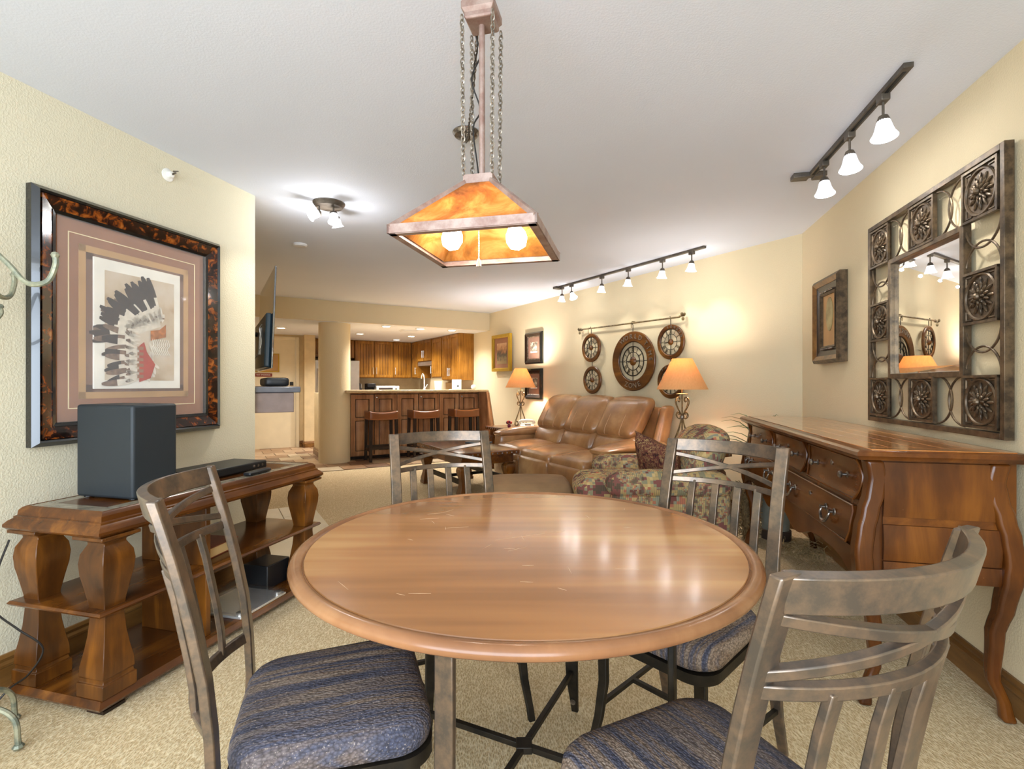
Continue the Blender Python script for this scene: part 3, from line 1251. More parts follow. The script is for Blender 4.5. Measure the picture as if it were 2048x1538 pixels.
for i in range(12):
    feather(m, .045 + .02 * sin(i), -.07 - i * .014, rad(-70 + 30 * sin(i * 2)), .05, .016, ('feather_white',) * 3, yy - .0022)
m.build('fringe', None, pr, kind='stuff')
m = MB().box(x0, x1, -.0285, -.0275, z0, z1)
m.build('glass', 'picture_glass', t)

# pictures on the clock wall, facing -D ; rotation so that local -y = -D
FR = KR - pi / 2
t, r_ = frame_picture('framed_landscape', 'gold framed landscape print leaning off the wall beside the kitchen opening', K(4.87, .035, 1.705), FR, .60, .60, [(.045, (.045, .05), 'gold_frame'), (.01, (.04, .03), 'gold_frame')])
m = MB(); rect(m, r_[0], r_[1], r_[2], r_[3], -.015, 'mat_brown', .01); m.build('mat_board', None, t)
m = MB(); rect(m, -.16, .16, -.18, .16, -.018, 'landscape_print', .004); m.build('print', None, t)
for (w, h, z, nm) in ((.46, .47, 1.73, 'dark framed old group photograph, upper of the two beside the gold landscape'), (.45, .45, 1.20, 'dark framed old photograph behind the far lamp shade')):
    t, r_ = frame_picture('framed_photograph', nm, K(3.965, .003, z), FR, w, h, [(.022, (.02, .04), 'black_lacquer'), (.04, (.045, .028), 'dark_leg'), (.012, (.028, .022), 'pewter')], group='dark framed old photographs on the clock wall')
    m = MB(); rect(m, r_[0], r_[1], r_[2], r_[3], -.012, 'mat_mauve', .008); m.build('mat_board', None, t)
    m = MB(); rect(m, -.09, .09, -.05, .09, -.015, 'sepia_photo', .004); m.mat('paper'); m.box(-.09, .09, -.0155, -.0145, -.07, -.05); m.build('photograph', None, t)
# small ornate frame on the right wall, facing AN ; local -y = AN
ARR = AR - pi / 2
t, r_ = frame_picture('ornate_framed_print', 'small dark ornate framed print of a pale oval, left of the big mirror', RWP(1.27, .003, 1.635), ARR, .48, .59,
                      [(.02, (.045, .06), 'mirror_iron'), (.03, (.06, .045), 'base_wood'), (.055, (.04, .03), 'dark_leg'), (.014, (.04, .03), 'mirror_iron')])
m = MB(); rect(m, r_[0], r_[1], r_[2], r_[3], -.02, 'mat_tan', .015); m.build('mat_board', None, t)
m = MB('oval_print').lathe([(.075, 0), (.075, .003), (.0, .003)], 28, TR((0, -.021, .04), 0, pi / 2) @ MX.Diagonal((.8, 1.55, 1, 1)))
m.build('print', None, t)
m = MB('pewter')
for sz in (-1, 1):
    for i in range(9):
        m.sphere((-.10 + i * .025, -.042, sz * .20 + 0), .009, 8, (1, .8, .8))
m.build('beading', None, t, kind='stuff')


# ------------------------------------------------------------------ mirror with tile surround
t = thing('tile_framed_mirror', 'large square mirror in a metal frame of flower tiles and rings, above the dresser', 'mirror', RWP(.1025, .012, 1.53), ARR)
HW = .5425
B = .245
m = MB('mirror_iron')
for sx in (-1, 1):
    m.cbox((sx * (HW - .012), -.016, 0), (.024, .032, 2 * HW))
    m.cbox((sx * (HW - B), -.018, 0), (.025, .03, 2 * (HW - B) + .025))
for sz in (-1, 1):
    m.cbox((0, -.016, sz * (HW - .012)), (2 * HW - .048, .032, .024))
    m.cbox((0, -.018, sz * (HW - B)), (2 * (HW - B) - .025, .03, .025))
m.build('frame', None, t, bevel=.002)
g = HW - B - .0125
m = MB('mirror_glass')
bv = .028
m.loft([[(-g, -.010, -g), (g, -.010, -g), (g, -.010, g), (-g, -.010, g)], [(-g + bv, -.0125, -g + bv), (g - bv, -.0125, -g + bv), (g - bv, -.0125, g - bv), (-g + bv, -.0125, g - bv)]], cap=False)
m.add([(-g + bv, -.0125, -g + bv), (g - bv, -.0125, -g + bv), (g - bv, -.0125, g - bv), (-g + bv, -.0125, g - bv)], [(0, 1, 2, 3)])
m.build('mirror_pane', None, t, sharp=1)
MB().box(-g, g, -.008, -.004, -g, g).build('backing', 'dark_leg', t)
TS = (B - .03) / 2 - .004
c0 = HW - .03 - TS - .002
m = MB('mirror_iron')
m.box(-TS, TS, -.026, -.018, -TS, TS)
for a in (-1, 1):
    m.box(-TS, TS, -.036, -.018, a * (TS - .005) - .005, a * (TS - .005) + .005)
    m.box(a * (TS - .005) - .005, a * (TS - .005) + .005, -.0361, -.018, -TS, TS)
m.tube([(.088 * cos(2 * pi * i / 32), -.028, .088 * sin(2 * pi * i / 32)) for i in range(32)], .006, 6, closed=True)
for qx in (-1, 1):
    for qz in (-1, 1):
        m.tube([(qx * .085, -.027, qz * (.05 + .0 * 1)), (qx * .085, -.027, qz * .085), (qx * .05, -.027, qz * .085)], .005, 6)
petals = [(12, .030, .075, .011), (12, .022, .055, .010), (8, .012, .035, .009)]
for k_, (n_, r0, r1, w_) in enumerate(petals):
    for i in range(n_):
        a = 2 * pi * (i + .5 * k_) / n_
        ca, sa = cos(a), sin(a)
        cx = (r0 + r1) / 2
        Lh = (r1 - r0) / 2
        T_ = MX(((ca, 0, -sa, 0), (0, 1, 0, 0), (sa, 0, ca, 0), (0, 0, 0, 1)))
        mm = MB()
        mm.sphere((cx, -.028 - k_ * .004, 0), 1, 8, (Lh, .006, w_ * .62))
        m.add([tuple(T_ @ V(p)) for p in mm.v], mm.f)
m.sphere((0, -.042, 0), .014, 10)
tile = m.build('flower_tile', None, t)
pos = [(-1, -1), (0, -1), (1, -1), (-1, 0), (1, 0), (-1, 1), (0, 1), (1, 1)]
first = True
for px, pz in pos:
    o = tile if first else tile.copy()
    if not first:
        COL.objects.link(o)
    first = False
    o.location = (px * c0, 0, pz * c0)
# half-ring scrolls between the tiles
span = c0 - 2 * TS
hw = TS
m = MB('mirror_iron')
r1 = TS * 1.0
m.tube([(r1 * cos(a), -.02, -.0 + r1 * sin(a) * 1.0) for a in [pi * i / 16 for i in range(17)]], .0045, 6)
half = m.build('scroll_ring', None, t)
first = True
gap0, gap1 = TS + .004, c0 - TS - .004
for side in (-1, 1):
    for (ax) in ('h', 'v'):
        for q in (-1, 1):
            # gap centred at q*(gap0+gap1)/2 along the axis
            for e in (-1, 1):
                o = half if first else half.copy()
                if not first:
                    COL.objects.link(o)
                first = False
                base = q * (gap0 if e > 0 else gap1)
                direc = q * e
                L_ = (gap1 - gap0) * .56
                if ax == 'v':
                    o.location = (side * c0, 0, base)
                    o.rotation_euler = (0, 0, 0) if direc > 0 else (0, pi, 0)
                    o.scale = (1, 1, L_ / r1)
                else:
                    o.location = (base, 0, side * c0)
                    o.rotation_euler = (0, pi / 2, 0) if direc > 0 else (0, -pi / 2, 0)
                    o.scale = (1, 1, L_ / r1)


# ------------------------------------------------------------------ wall clocks on a rod
def numeral(m, txt, R0, R1, ang, y):
    ca, sa = cos(ang), sin(ang)
    T_ = MX(((sa, 0, ca, 0), (0, 1, 0, y), (-ca, 0, sa, 0), (0, 0, 0, 1)))   # local z = radial out, local x = clockwise tangent
    w = {'I': .35, 'V': .8, 'X': .8}
    tot = sum(w[c] for c in txt)
    u = (R1 - R0) * .42
    x = -tot * u / 2
    th = (R1 - R0) * .045
    for c in txt:
        cw = w[c] * u
        segs = {'I': [((.5, 0), (.5, 1))], 'V': [((0, 1), (.5, 0)), ((1, 1), (.5, 0))], 'X': [((0, 0), (1, 1)), ((1, 0), (0, 1))]}[c]
        for (a, b), (p, q) in segs:
            m.tube([tuple(T_ @ V((x + a * cw, 0, R0 + b * (R1 - R0)))), tuple(T_ @ V((x + p * cw, 0, R0 + q * (R1 - R0))))], th, 4, flat=(th * 2, th), up=(0, 1, 0))
        x += cw


NUM = ['XII', 'I', 'II', 'III', 'IIII', 'V', 'VI', 'VII', 'VIII', 'IX', 'X', 'XI']


def clock(label, loc, R, big=False, words=()):
    t = thing('wall_clock', label, 'clock', loc, FR, 'open metal wall clocks hanging from the rod')
    rw = .115 if big else .045
    n = 64 if big else 48
    rings = []
    for i in range(n):
        a = 2 * pi * i / n
        rings.append([((R - q) * cos(a), y, (R - q) * sin(a)) for q, y in ((0, 0), (0, -.012), (.006, -.018), (rw - .006, -.018), (rw, -.012), (rw, 0))])
    MB().loft(rings, loop=True).build('rim', 'clock_wood', t)
    Ri = R - rw
    Rd = Ri - (.055 if big else .004)
    Rn = Rd * (.62 if big else .62)
    m = MB('dark_iron')
    for rr, th in ((Rd, .006 if big else .003), (Rn, .005 if big else .003)):
        m.tube([(rr * cos(2 * pi * i / 40), -.008, rr * sin(2 * pi * i / 40)) for i in range(40)], th, 6, closed=True)
    if big:
        m.tube([(Ri * cos(2 * pi * i / 40) * .995, -.008, Ri * sin(2 * pi * i / 40) * .995) for i in range(40)], .004, 6, closed=True)
        for a in (0, pi / 2, pi, 3 * pi / 2):
            m.tube([(Ri * cos(a), -.008, Ri * sin(a)), (Rd * cos(a), -.008, Rd * sin(a))], .004, 6)
        for i in range(60):
            a = 2 * pi * i / 60
            m.cbox((0, 0, 0), (.008, .006, .008), MX.Translation(V(((Rd + .002) * cos(a), -.011, (Rd + .002) * sin(a)))))
    for k_, tx in enumerate(NUM):
        numeral(m, tx, Rn + .004, Rd - .003, rad(90 - 30 * k_), -.010)
    for a in (0, pi / 2, pi, 3 * pi / 2):
        m.tube([(.02 * cos(a), -.008, .02 * sin(a)), (Rn * cos(a), -.008, Rn * sin(a))], .0055 if big else .0035, 6)
    m.build('dial', None, t)
    r_h = .05 if big else .032
    hb = MB().lathe([(r_h, 0), (r_h, .008), (r_h * .8, .02), (r_h * .35, .03), (.001, .034)], 20, TR((0, -.004, 0), 0, pi / 2)).build('movement_cover', 'clock_wood', t)
    m = MB('dark_iron')
    for a, L in ((rad(92), Rn * .85), (rad(200), Rn * .6)):
        m.tube([(0, -.036, 0), (L * cos(a), -.036, L * sin(a))], .003, 4, flat=(.008, .002), up=(0, 1, 0))
    m.build('hands', None, t)
    m = MB('dark_iron')
    m.tube([(0, -.008, R), (0, -.008, R + .05), (0, -.02, R + .085)] if R < .3 else [(0, -.008, R), (0, -.008, R + .07), (0, -.02, R + .085)], .004, 6)
    m.build('hook', None, t)
    for (wd, a0, da, size) in words:
        for i, c in enumerate(wd):
            a = rad(a0 - da * i)
            rr = R - rw / 2
            flip = 0 if sin(a) > -.3 else pi
            text_mesh(c, size, .003, 'chain_metal', t, 'letter', (rr * cos(a), -.021, rr * sin(a)), (pi / 2, -(a - pi / 2 + flip) , 0))
    return t


CO = .045
clock('largest open wall clock with wide wooden rim, in the centre above the sofa', K(1.87, CO, 1.452), .335, True, (('WORLD', 124, 15, .075), ('TIME', 42, 13, .07), ('ZONE', 250, -14, .08)))
clock('small open wall clock, upper one left of the big clock', K(2.60, CO, 1.647), .178)
clock('small open wall clock, lower one left of the big clock', K(2.58, CO, 1.246), .172)
clock('small open wall clock, upper one right of the big clock', K(1.325, CO, 1.628), .180, words=(('LONDON', 100, 16, .034),))
clock('small open wall clock, lower one partly behind the near lamp shade', K(1.325, CO, 1.222), .178, words=(('PARIS', 130, 18, .034),))
t = thing('hanging_rod', 'long twisted metal rod with finials that carries the five clocks', 'rod', K(1.99, .06, 1.88), FR)
# local +x = -U direction (towards the camera side)
m = MB('lamp_iron').tube([(-.80, 0, .012), (.79, 0, -.008)], .009, 8)
m.build('rod', None, t)
for sx in (-1, 1):
    m = MB('lamp_iron')
    for k_ in range(3):
        a = 2 * pi * k_ / 3 + .5
        m.sphere((sx * .83 , .02 * cos(a), .03 * sin(a)), .012, 8, (1.6, 1, 1.6))
    m.tube([(sx * .78, 0, 0), (sx * .85, 0, 0)], .008, 8)
    m.build('finial', None, t)
for x in (-.66, .1):
    MB('lamp_iron').tube([(x, .058, .02), (x, .01, .02), (x, .0, .0), (x, 0, -.05)], .005, 6).build('bracket', None, t)


# ------------------------------------------------------------------ track lights
def bell_head(t, x, drop, tilt=0.0, aim=None, power=16):
    MB().cbox((x, 0, -.03), (.05, .035, .035)).build('adapter', 'track_bronze', t, bevel=.004)
    s_ = MB().tube([(x, 0, -.045), (x, 0, -drop + .085)], .0055, 8).build('stem', 'track_bronze', t)
    T_ = TR((x, 0, -drop + .085), 0, 0, tilt)
    MB().lathe([(.006, .012), (.018, .004), (.024, -.012), (.025, -.02)], 16, T_).build('cap', 'track_bronze', t)
    MB().lathe([(.024, -.016), (.030, -.040), (.034, -.056), (.037, -.062), (.037, -.066), (.050, -.088), (.048, -.088), (.034, -.066), (.022, -.018)], 20, T_, cap=False).build('shade', 'frosted_shade', t)
    MB().lathe([(.043, -.082), (.043, -.086), (.0, -.0865)], 18, T_).build('lens', 'lens_glow', t)


ta0, ta1 = RWP(-.40, .33), RWP(.69, .33)
p0, p1 = V((1.508, 1.928, 0)), V((1.742, 2.967, 0))
mid = (p0 + p1) / 2
rz = atan2(p1.y - p0.y, p1.x - p0.x)
L = (p1 - p0).length
t = thing('track_light', 'bronze ceiling track with three white bell shades over the dresser', 'track light', (mid.x, mid.y, CEIL), rz)
MB().box(-L / 2, L / 2, -.0175, .0175, -.02, 0).build('rail', 'track_bronze', t, bevel=.002)
MB().box(-L / 2 + .03, L / 2 - .05, -.006, .006, -.022, -.019).build('slot', 'deep_black', t)
m = MB().box(L / 2 - .05, L / 2 + .02, -.075, -.012, -.028, 0).box(L / 2 - .05, L / 2 + .02, .012, .10, -.028, 0)
m.build('feed_box', 'track_bronze', t, bevel=.003)
for p in ((1.555, 2.121), (1.635, 2.437), (1.719, 2.748)):
    x = (V((p[0], p[1], 0)) - mid).dot((p1 - p0).normalized())
    bell_head(t, x, .195, .12)
    lamp('track_bulb', 'POINT', (p[0], p[1], CEIL - .212), .7, (.97, .98, 1), size=.014)
    q = V((p[0], p[1], CEIL - .22))
    lamp('track_beam', 'SPOT', q, 6, (1, .97, .92), aim=(q.x + .42, q.y - .05, 1.3), size=.03, spot=95, blend=.9)

p1, p0 = V((1.705, 4.482, 0)), V((.561, 6.397, 0))
mid = (p0 + p1) / 2
dv = (p1 - p0).normalized()
rz = atan2(dv.y, dv.x)
L = (p1 - p0).length
t = thing('track_light', 'long bronze ceiling track with six white bell shades above the sofa', 'track light', (mid.x, mid.y, CEIL), rz)
MB().box(-L / 2, L / 2, -.0175, .0175, -.02, 0).build('rail', 'track_bronze', t, bevel=.002)
MB().box(-L / 2 - .01, -L / 2 + .07, -.05, .05, -.028, 0).build('feed_box', 'track_bronze', t, bevel=.003)
for i, p in enumerate(((.680, 6.331), (.784, 6.172), (1.048, 5.686), (1.278, 5.340), (1.502, 4.932), (1.680, 4.635))):
    x = (V((p[0], p[1], 0)) - mid).dot(dv)
    bell_head(t, x, .195, -.5 if i == 1 else .12)
    lamp('track_bulb', 'POINT', (p[0], p[1], CEIL - .212), .5, (.97, .98, 1), size=.014)
    q = V((mid.x, mid.y, 0)) + dv * x
    q.z = CEIL - .22
    aimp = q + D * .36
    lamp('track_beam', 'SPOT', q, 4, (1, .97, .90), aim=(aimp.x, aimp.y, 1.55), size=.025, spot=72, blend=.75)

# three-lamp ceiling spot
t = thing('ceiling_spotlight', 'round bronze ceiling fixture with three small white spot shades', 'ceiling light', (-1.237, 3.43, CEIL), .3)
m = MB()
n = 40
rings = []
for r, z in ((.105, 0), (.105, -.006), (.085, -.03), (.05, -.034), (.001, -.035)):
    rings.append([(r * (1 + (.03 * (j % 2) if .06 < r < .1 else 0)) * cos(2 * pi * j / n), r * (1 + (.03 * (j % 2) if .06 < r < .1 else 0)) * sin(2 * pi * j / n), z) for j in range(n)])
m.loft(rings)
m.build('canopy', 'track_bronze', t)
for (x, y, dx, dy, tilt) in ((-.06, -.02, -.9, -.35, .95), (.03, -.03, .1, -.3, .35), (.04, .05, .25, .35, .25)):
    d = V((dx, dy, -1.0 if tilt < .9 else -.55)).normalized()
    R_ = d.to_track_quat('-Z', 'Y').to_matrix().to_4x4()
    T_ = MX.Translation(V((x, y, -.075))) @ R_
    MB().tube([(x, y, -.03), (x, y, -.075)], .006, 8).build('stem', 'track_bronze', t)
    MB().lathe([(.006, .012), (.026, 0), (.028, -.012)], 16, T_).build('cap', 'track_bronze', t)
    MB().lathe([(.027, -.01), (.029, -.04), (.032, -.058), (.042, -.068), (.040, -.068), (.028, -.056), (.024, -.012)], 20, T_, cap=False).build('shade', 'frosted_shade', t)
    MB().lathe([(.031, -.058), (.031, -.062), (.0, -.0625)], 16, T_).build('lens', 'lens_glow', t)
lamp('spot_bulb', 'POINT', (-1.24, 3.43, CEIL - .22), 4, (.97, .98, 1), size=.04)
lamp('spot_beam', 'SPOT', (-1.30, 3.40, CEIL - .18), 9, (1, .94, .82), aim=(-1.68, 2.9, 1.2), size=.03, spot=80, blend=.8)
lamp('spot_beam', 'SPOT', (-1.18, 3.40, CEIL - .18), 12, (1, .93, .8), aim=(-1.0, 3.3, 0), size=.03, spot=110, blend=.9)

at('sprinkler', MB('white_plastic').lathe([(.034, 0), (.034, .004), (.018, .012), (.015, .03), (.006, .034)], 20, TR((0, 0, 0), 0, pi / 2)).mat('pewter').tube([(0, -.03, 0), (0, -.055, .006)], .005, 6).tube([(-.008, -.045, .012), (.012, -.06, .018)], .003, 5), LWP(-.63, .001, 2.30), LROT, 'white and chrome sprinkler head high on the left wall', 'sprinkler')
at('ceiling_detector', MB().lathe([(.06, 0), (.06, -.008), (.05, -.02), (.001, -.022)], 24), V((-1.852, 4.434, CEIL)), 0, 'flat white round detector on the ceiling beyond the spot fixture', 'detector', 'vent_white')

# ------------------------------------------------------------------ pendant lamp over the table
PX, PY = -.085, 1.433
PR = -rad(13.3)
q = .384
t = thing('pendant_lamp', 'square amber pendant lamp with copper frame hanging on chains over the round table', 'pendant lamp', (PX, PY, H + q), PR)
hs = .194; ht = .038; hz = .175
m = MB('copper_rust')
bh = .023
for a in (0, 1, 2, 3):
    T_ = TR((0, 0, 0), a * pi / 2)
    m.box(-hs, hs, -hs, -hs + .006, 0, bh, T_)
    m.box(-hs + .003, hs - .003, -hs + .003, -hs + .022, -.002, .002, T_)
for a in range(4):
    T_ = TR((0, 0, 0), a * pi / 2)
    m.tube([tuple(T_ @ V((-hs + .004, -hs + .004, bh - .006))), tuple(T_ @ V((-ht, -ht, hz)))], .006, 4, flat=(.013, .013), up=(0, 0, 1))
m.box(-ht - .004, ht + .004, -ht - .004, ht + .004, hz - .004, hz + .02)
m.build('shade_frame', None, t)
for a in range(4):
    T_ = TR((0, 0, 0), a * pi / 2)
    m = MB()
    P = [V((-hs + .008, -hs + .008, bh - .004)), V((hs - .008, -hs + .008, bh - .004)), V((ht, -ht, hz)), V((-ht, -ht, hz))]
    Q = [p + V((0, .003, -.003)) for p in P]
    m.add([tuple(T_ @ p) for p in P + Q], [(0, 1, 2, 3), (7, 6, 5, 4), (0, 4, 5, 1), (1, 5, 6, 2), (2, 6, 7, 3), (3, 7, 4, 0)])
    m.build('mica_panel', 'mica', t)
MB().tube([(0, 0, hz + .01), (0, 0, .64)], .0085, 12).build('rod', 'copper_rust', t)
m = MB().sqlathe([(.036, .628), (.040, .634), (.040, .645), (.047, .655), (.047, .672), (.040, .690), (.036, .695)])
m.build('cap_box', 'copper_rust', t, bevel=.002)
MB().tube([(-.022, 0, .69), (-.022, 0, .80), (0, 0, .825), (.022, 0, .80), (.022, 0, .69)], .0045, 6).build('hanger_loop', 'copper_rust', t)
for sx, sy in ((-.078, -.02), (.092, .02)):
    s_ = MB().tube([(sx * .3, sy * .3, .115), (sx * .9, sy * .9, .070)], .014, 12).build('lamp_socket', 'dark_leg', t)
    MB().lathe([(.013, .03), (.014, .02), (.028, -.005), (.030, -.022), (.022, -.042), (.001, -.052)], 18, TR((sx, sy, .045), 0, 0, (-.2 if sx > 0 else .2))).build('bulb', 'bulb_glow', t)
m = MB()
for i in range(30):
    m.sphere((0, -.03, .095 - i * .0045 * 1.0), .0023, 6)
m.lathe([(.003, -.038), (.007, -.048), (.008, -.058), (.001, -.060)], 10, TR((0, -.03, 0)))
m.build('pull_chain', 'nickel', t)


def chain(m, a, b, link=.017, r=.0016, w=.006, droop=0.0):
    a, b = V(a), V(b)
    L = (b - a).length
    n = max(2, int(L / (link * .72)))
    for i in range(n):
        f0 = (i + .5) / n
        c = a.lerp(b, f0) + V((0, 0, -droop * 4 * f0 * (1 - f0)))
        f1 = min(1, f0 + .5 / n)
        c1 = a.lerp(b, f1) + V((0, 0, -droop * 4 * f1 * (1 - f1)))
        d = (c1 - c).normalized()
        u = d.orthogonal().normalized() if abs(d.z) > .98 else d.cross(V((0, 0, 1))).normalized()
        v = d.cross(u)
        ang = i * pi / 2 + .5
        s_ = u * cos(ang) + v * sin(ang)
        pts = [tuple(c + d * (link / 2 * sin(2 * pi * k / 8)) + s_ * (w / 2 * cos(2 * pi * k / 8))) for k in range(8)]
        m.tube(pts, r, 4, closed=True)


for sx, sy in ((-1, -1), (1, -1), (1, 1), (-1, 1)):
    m = MB()
    chain(m, (sx * .041, sy * .041, hz + .02), (sx * .044, sy * .044, .635), link=.018, w=.012, r=.0021)
    m.build('chain', 'chain_metal', t)
MB().tube(smooth_path([(-.03, .035, .63), (-.02, .05, .58), (-.04, .03, .50), (-.02, .05, .42), (-.035, .03, .36), (-.02, .02, .25), (-.01, .01, .19)], 5), .0024, 6).build('cord', 'cord_black', t)
t = thing('ceiling_canopy', 'bronze ceiling canopy with swag chain leading to the pendant lamp', 'ceiling canopy', (-.223, 2.461, CEIL), 0)
MB().lathe([(.062, 0), (.066, -.006), (.055, -.022), (.035, -.03), (.03, -.036), (.012, -.045), (.001, -.05)], 28).build('canopy', 'pewter', t)
m = MB()
hk = V((PX + .223, PY - 2.461, -.03))
chain(m, (0, 0, -.05), tuple(hk), link=.026, w=.012, r=.0022, droop=.10)
m.build('swag_chain', 'chain_metal', t)
MB().tube([tuple(V((0, 0, -.05)).lerp(hk, i / 16) + V((.004 * sin(i * 2.2), 0, -.40 * (i / 16) * (1 - i / 16) - .006))) for i in range(17)], .0025, 6).build('cord', 'cord_black', t)
MB().lathe([(.02, 0), (.018, -.012), (.004, -.016)], 12, TR((hk.x, hk.y, 0))).tube([(hk.x, hk.y, -.012), (hk.x + .008, hk.y, -.022), (hk.x, hk.y, -.034)], .003, 6).build('ceiling_hook', 'pewter', t)


# ------------------------------------------------------------------ round dining table
TX, TY, TR_ = .034, 1.433, .612
t = thing('dining_table', 'round brown wooden dining table on flat metal legs', 'table', (TX, TY, 0), 0)
zt = .762
MB().lathe([(.001, zt - .03), (.001, zt - .004), (.2, zt - .004), (.4, zt - .004), (TR_ - .05, zt - .004), (TR_ - .037, zt - .004), (TR_ - .0355, zt - .006), (TR_ - .0355, zt - .025)], 128).build('tabletop', 'tabletop_wood', t, sharp=20)
MB().lathe([(TR_ - .036, zt - .024), (TR_ - .0352, zt - .007), (TR_ - .033, zt - .009), (TR_ - .030, zt - .005), (TR_ - .025, zt), (TR_ - .012, zt - .001), (TR_ - .003, zt - .007), (TR_, zt - .014), (TR_ - .002, zt - .022), (TR_ - .010, zt - .028), (TR_ - .045, zt - .032), (.001, zt - .032)], 128).build('table_edge', 'table_edge', t, sharp=50)
rs = random.Random(21)
m = MB()
for (x, y, a, L) in [(-.20, .10, 12, .07), (.02, .02, 24, .22), (-.10, -.08, 62, .05), (-.02, -.10, 35, .06), (-.30, .20, 10, .06), (-.25, .30, 55, .05), (.10, -.25, 95, .05), (-.10, .30, 70, .08)] + [(rs.uniform(-.42, .42), rs.uniform(-.42, .42), rs.uniform(0, 180), rs.uniform(.01, .06)) for _ in range(18)]:
    c_, s_ = cos(rad(a)), sin(rad(a))
    w = .0004
    vs = [(x - c_ * L / 2, y - s_ * L / 2), (x - s_ * w, y + c_ * w), (x + c_ * L / 2, y + s_ * L / 2), (x + s_ * w, y - c_ * w)]
    m.prism(vs, zt - .0041, zt - .0037)
m.build('scratch', 'scratch', t, kind='stuff')
vA = V((-.175, -.363, 0)).normalized()
vB = V((vA.y, -vA.x, 0))
dirs = [vA, -vA, vB, -vB]
for d in dirs:
    T_ = TR((0, 0, 0), atan2(d.y, d.x))
    rr = .403
    prof = [(0.02, .045, .024), (.05, .035, .028), (.14, .012, .042), (.25, .002, .046), (.5, 0, .046), (.71, 0, .046)]
    rings = []
    for z, o_, w in prof:
        rings.append([tuple(T_ @ V((rr + o_ + a, b, z))) for a, b in ((.008, -w / 2), (.008, w / 2), (-.008, w / 2), (-.008, -w / 2))])
    rings[0] = [(a, b, .008) for a, b, c in rings[0]]
    m = MB().loft(rings)
    l_ = m.build('leg', 'dark_iron' if d != vA else 'bronze', t, bevel=.003)
    MB().lathe([(.010, 0), (.009, .006), (.001, .009)], 12, T_ @ TR((rr + .018, 0, .055), 0, 0, pi / 2)).build('bolt', 'pewter', l_)
    MB().tube([tuple(T_ @ V((.02, 0, .17))), tuple(T_ @ V((rr - .002, 0, .17)))], .008, 4, flat=(.016, .016), up=(0, 0, 1)).build('stretcher', 'dark_iron', t, bevel=.001)
    MB().tube([tuple(T_ @ V((.02, 0, .695))), tuple(T_ @ V((rr - .002, 0, .695)))], .008, 4, flat=(.03, .02), up=(0, 0, 1)).build('apron_bar', 'dark_iron', t, bevel=.001)
MB().cbox((0, 0, .17), (.045, .045, .02)).build('cross_plate', 'dark_iron', t, bevel=.002)


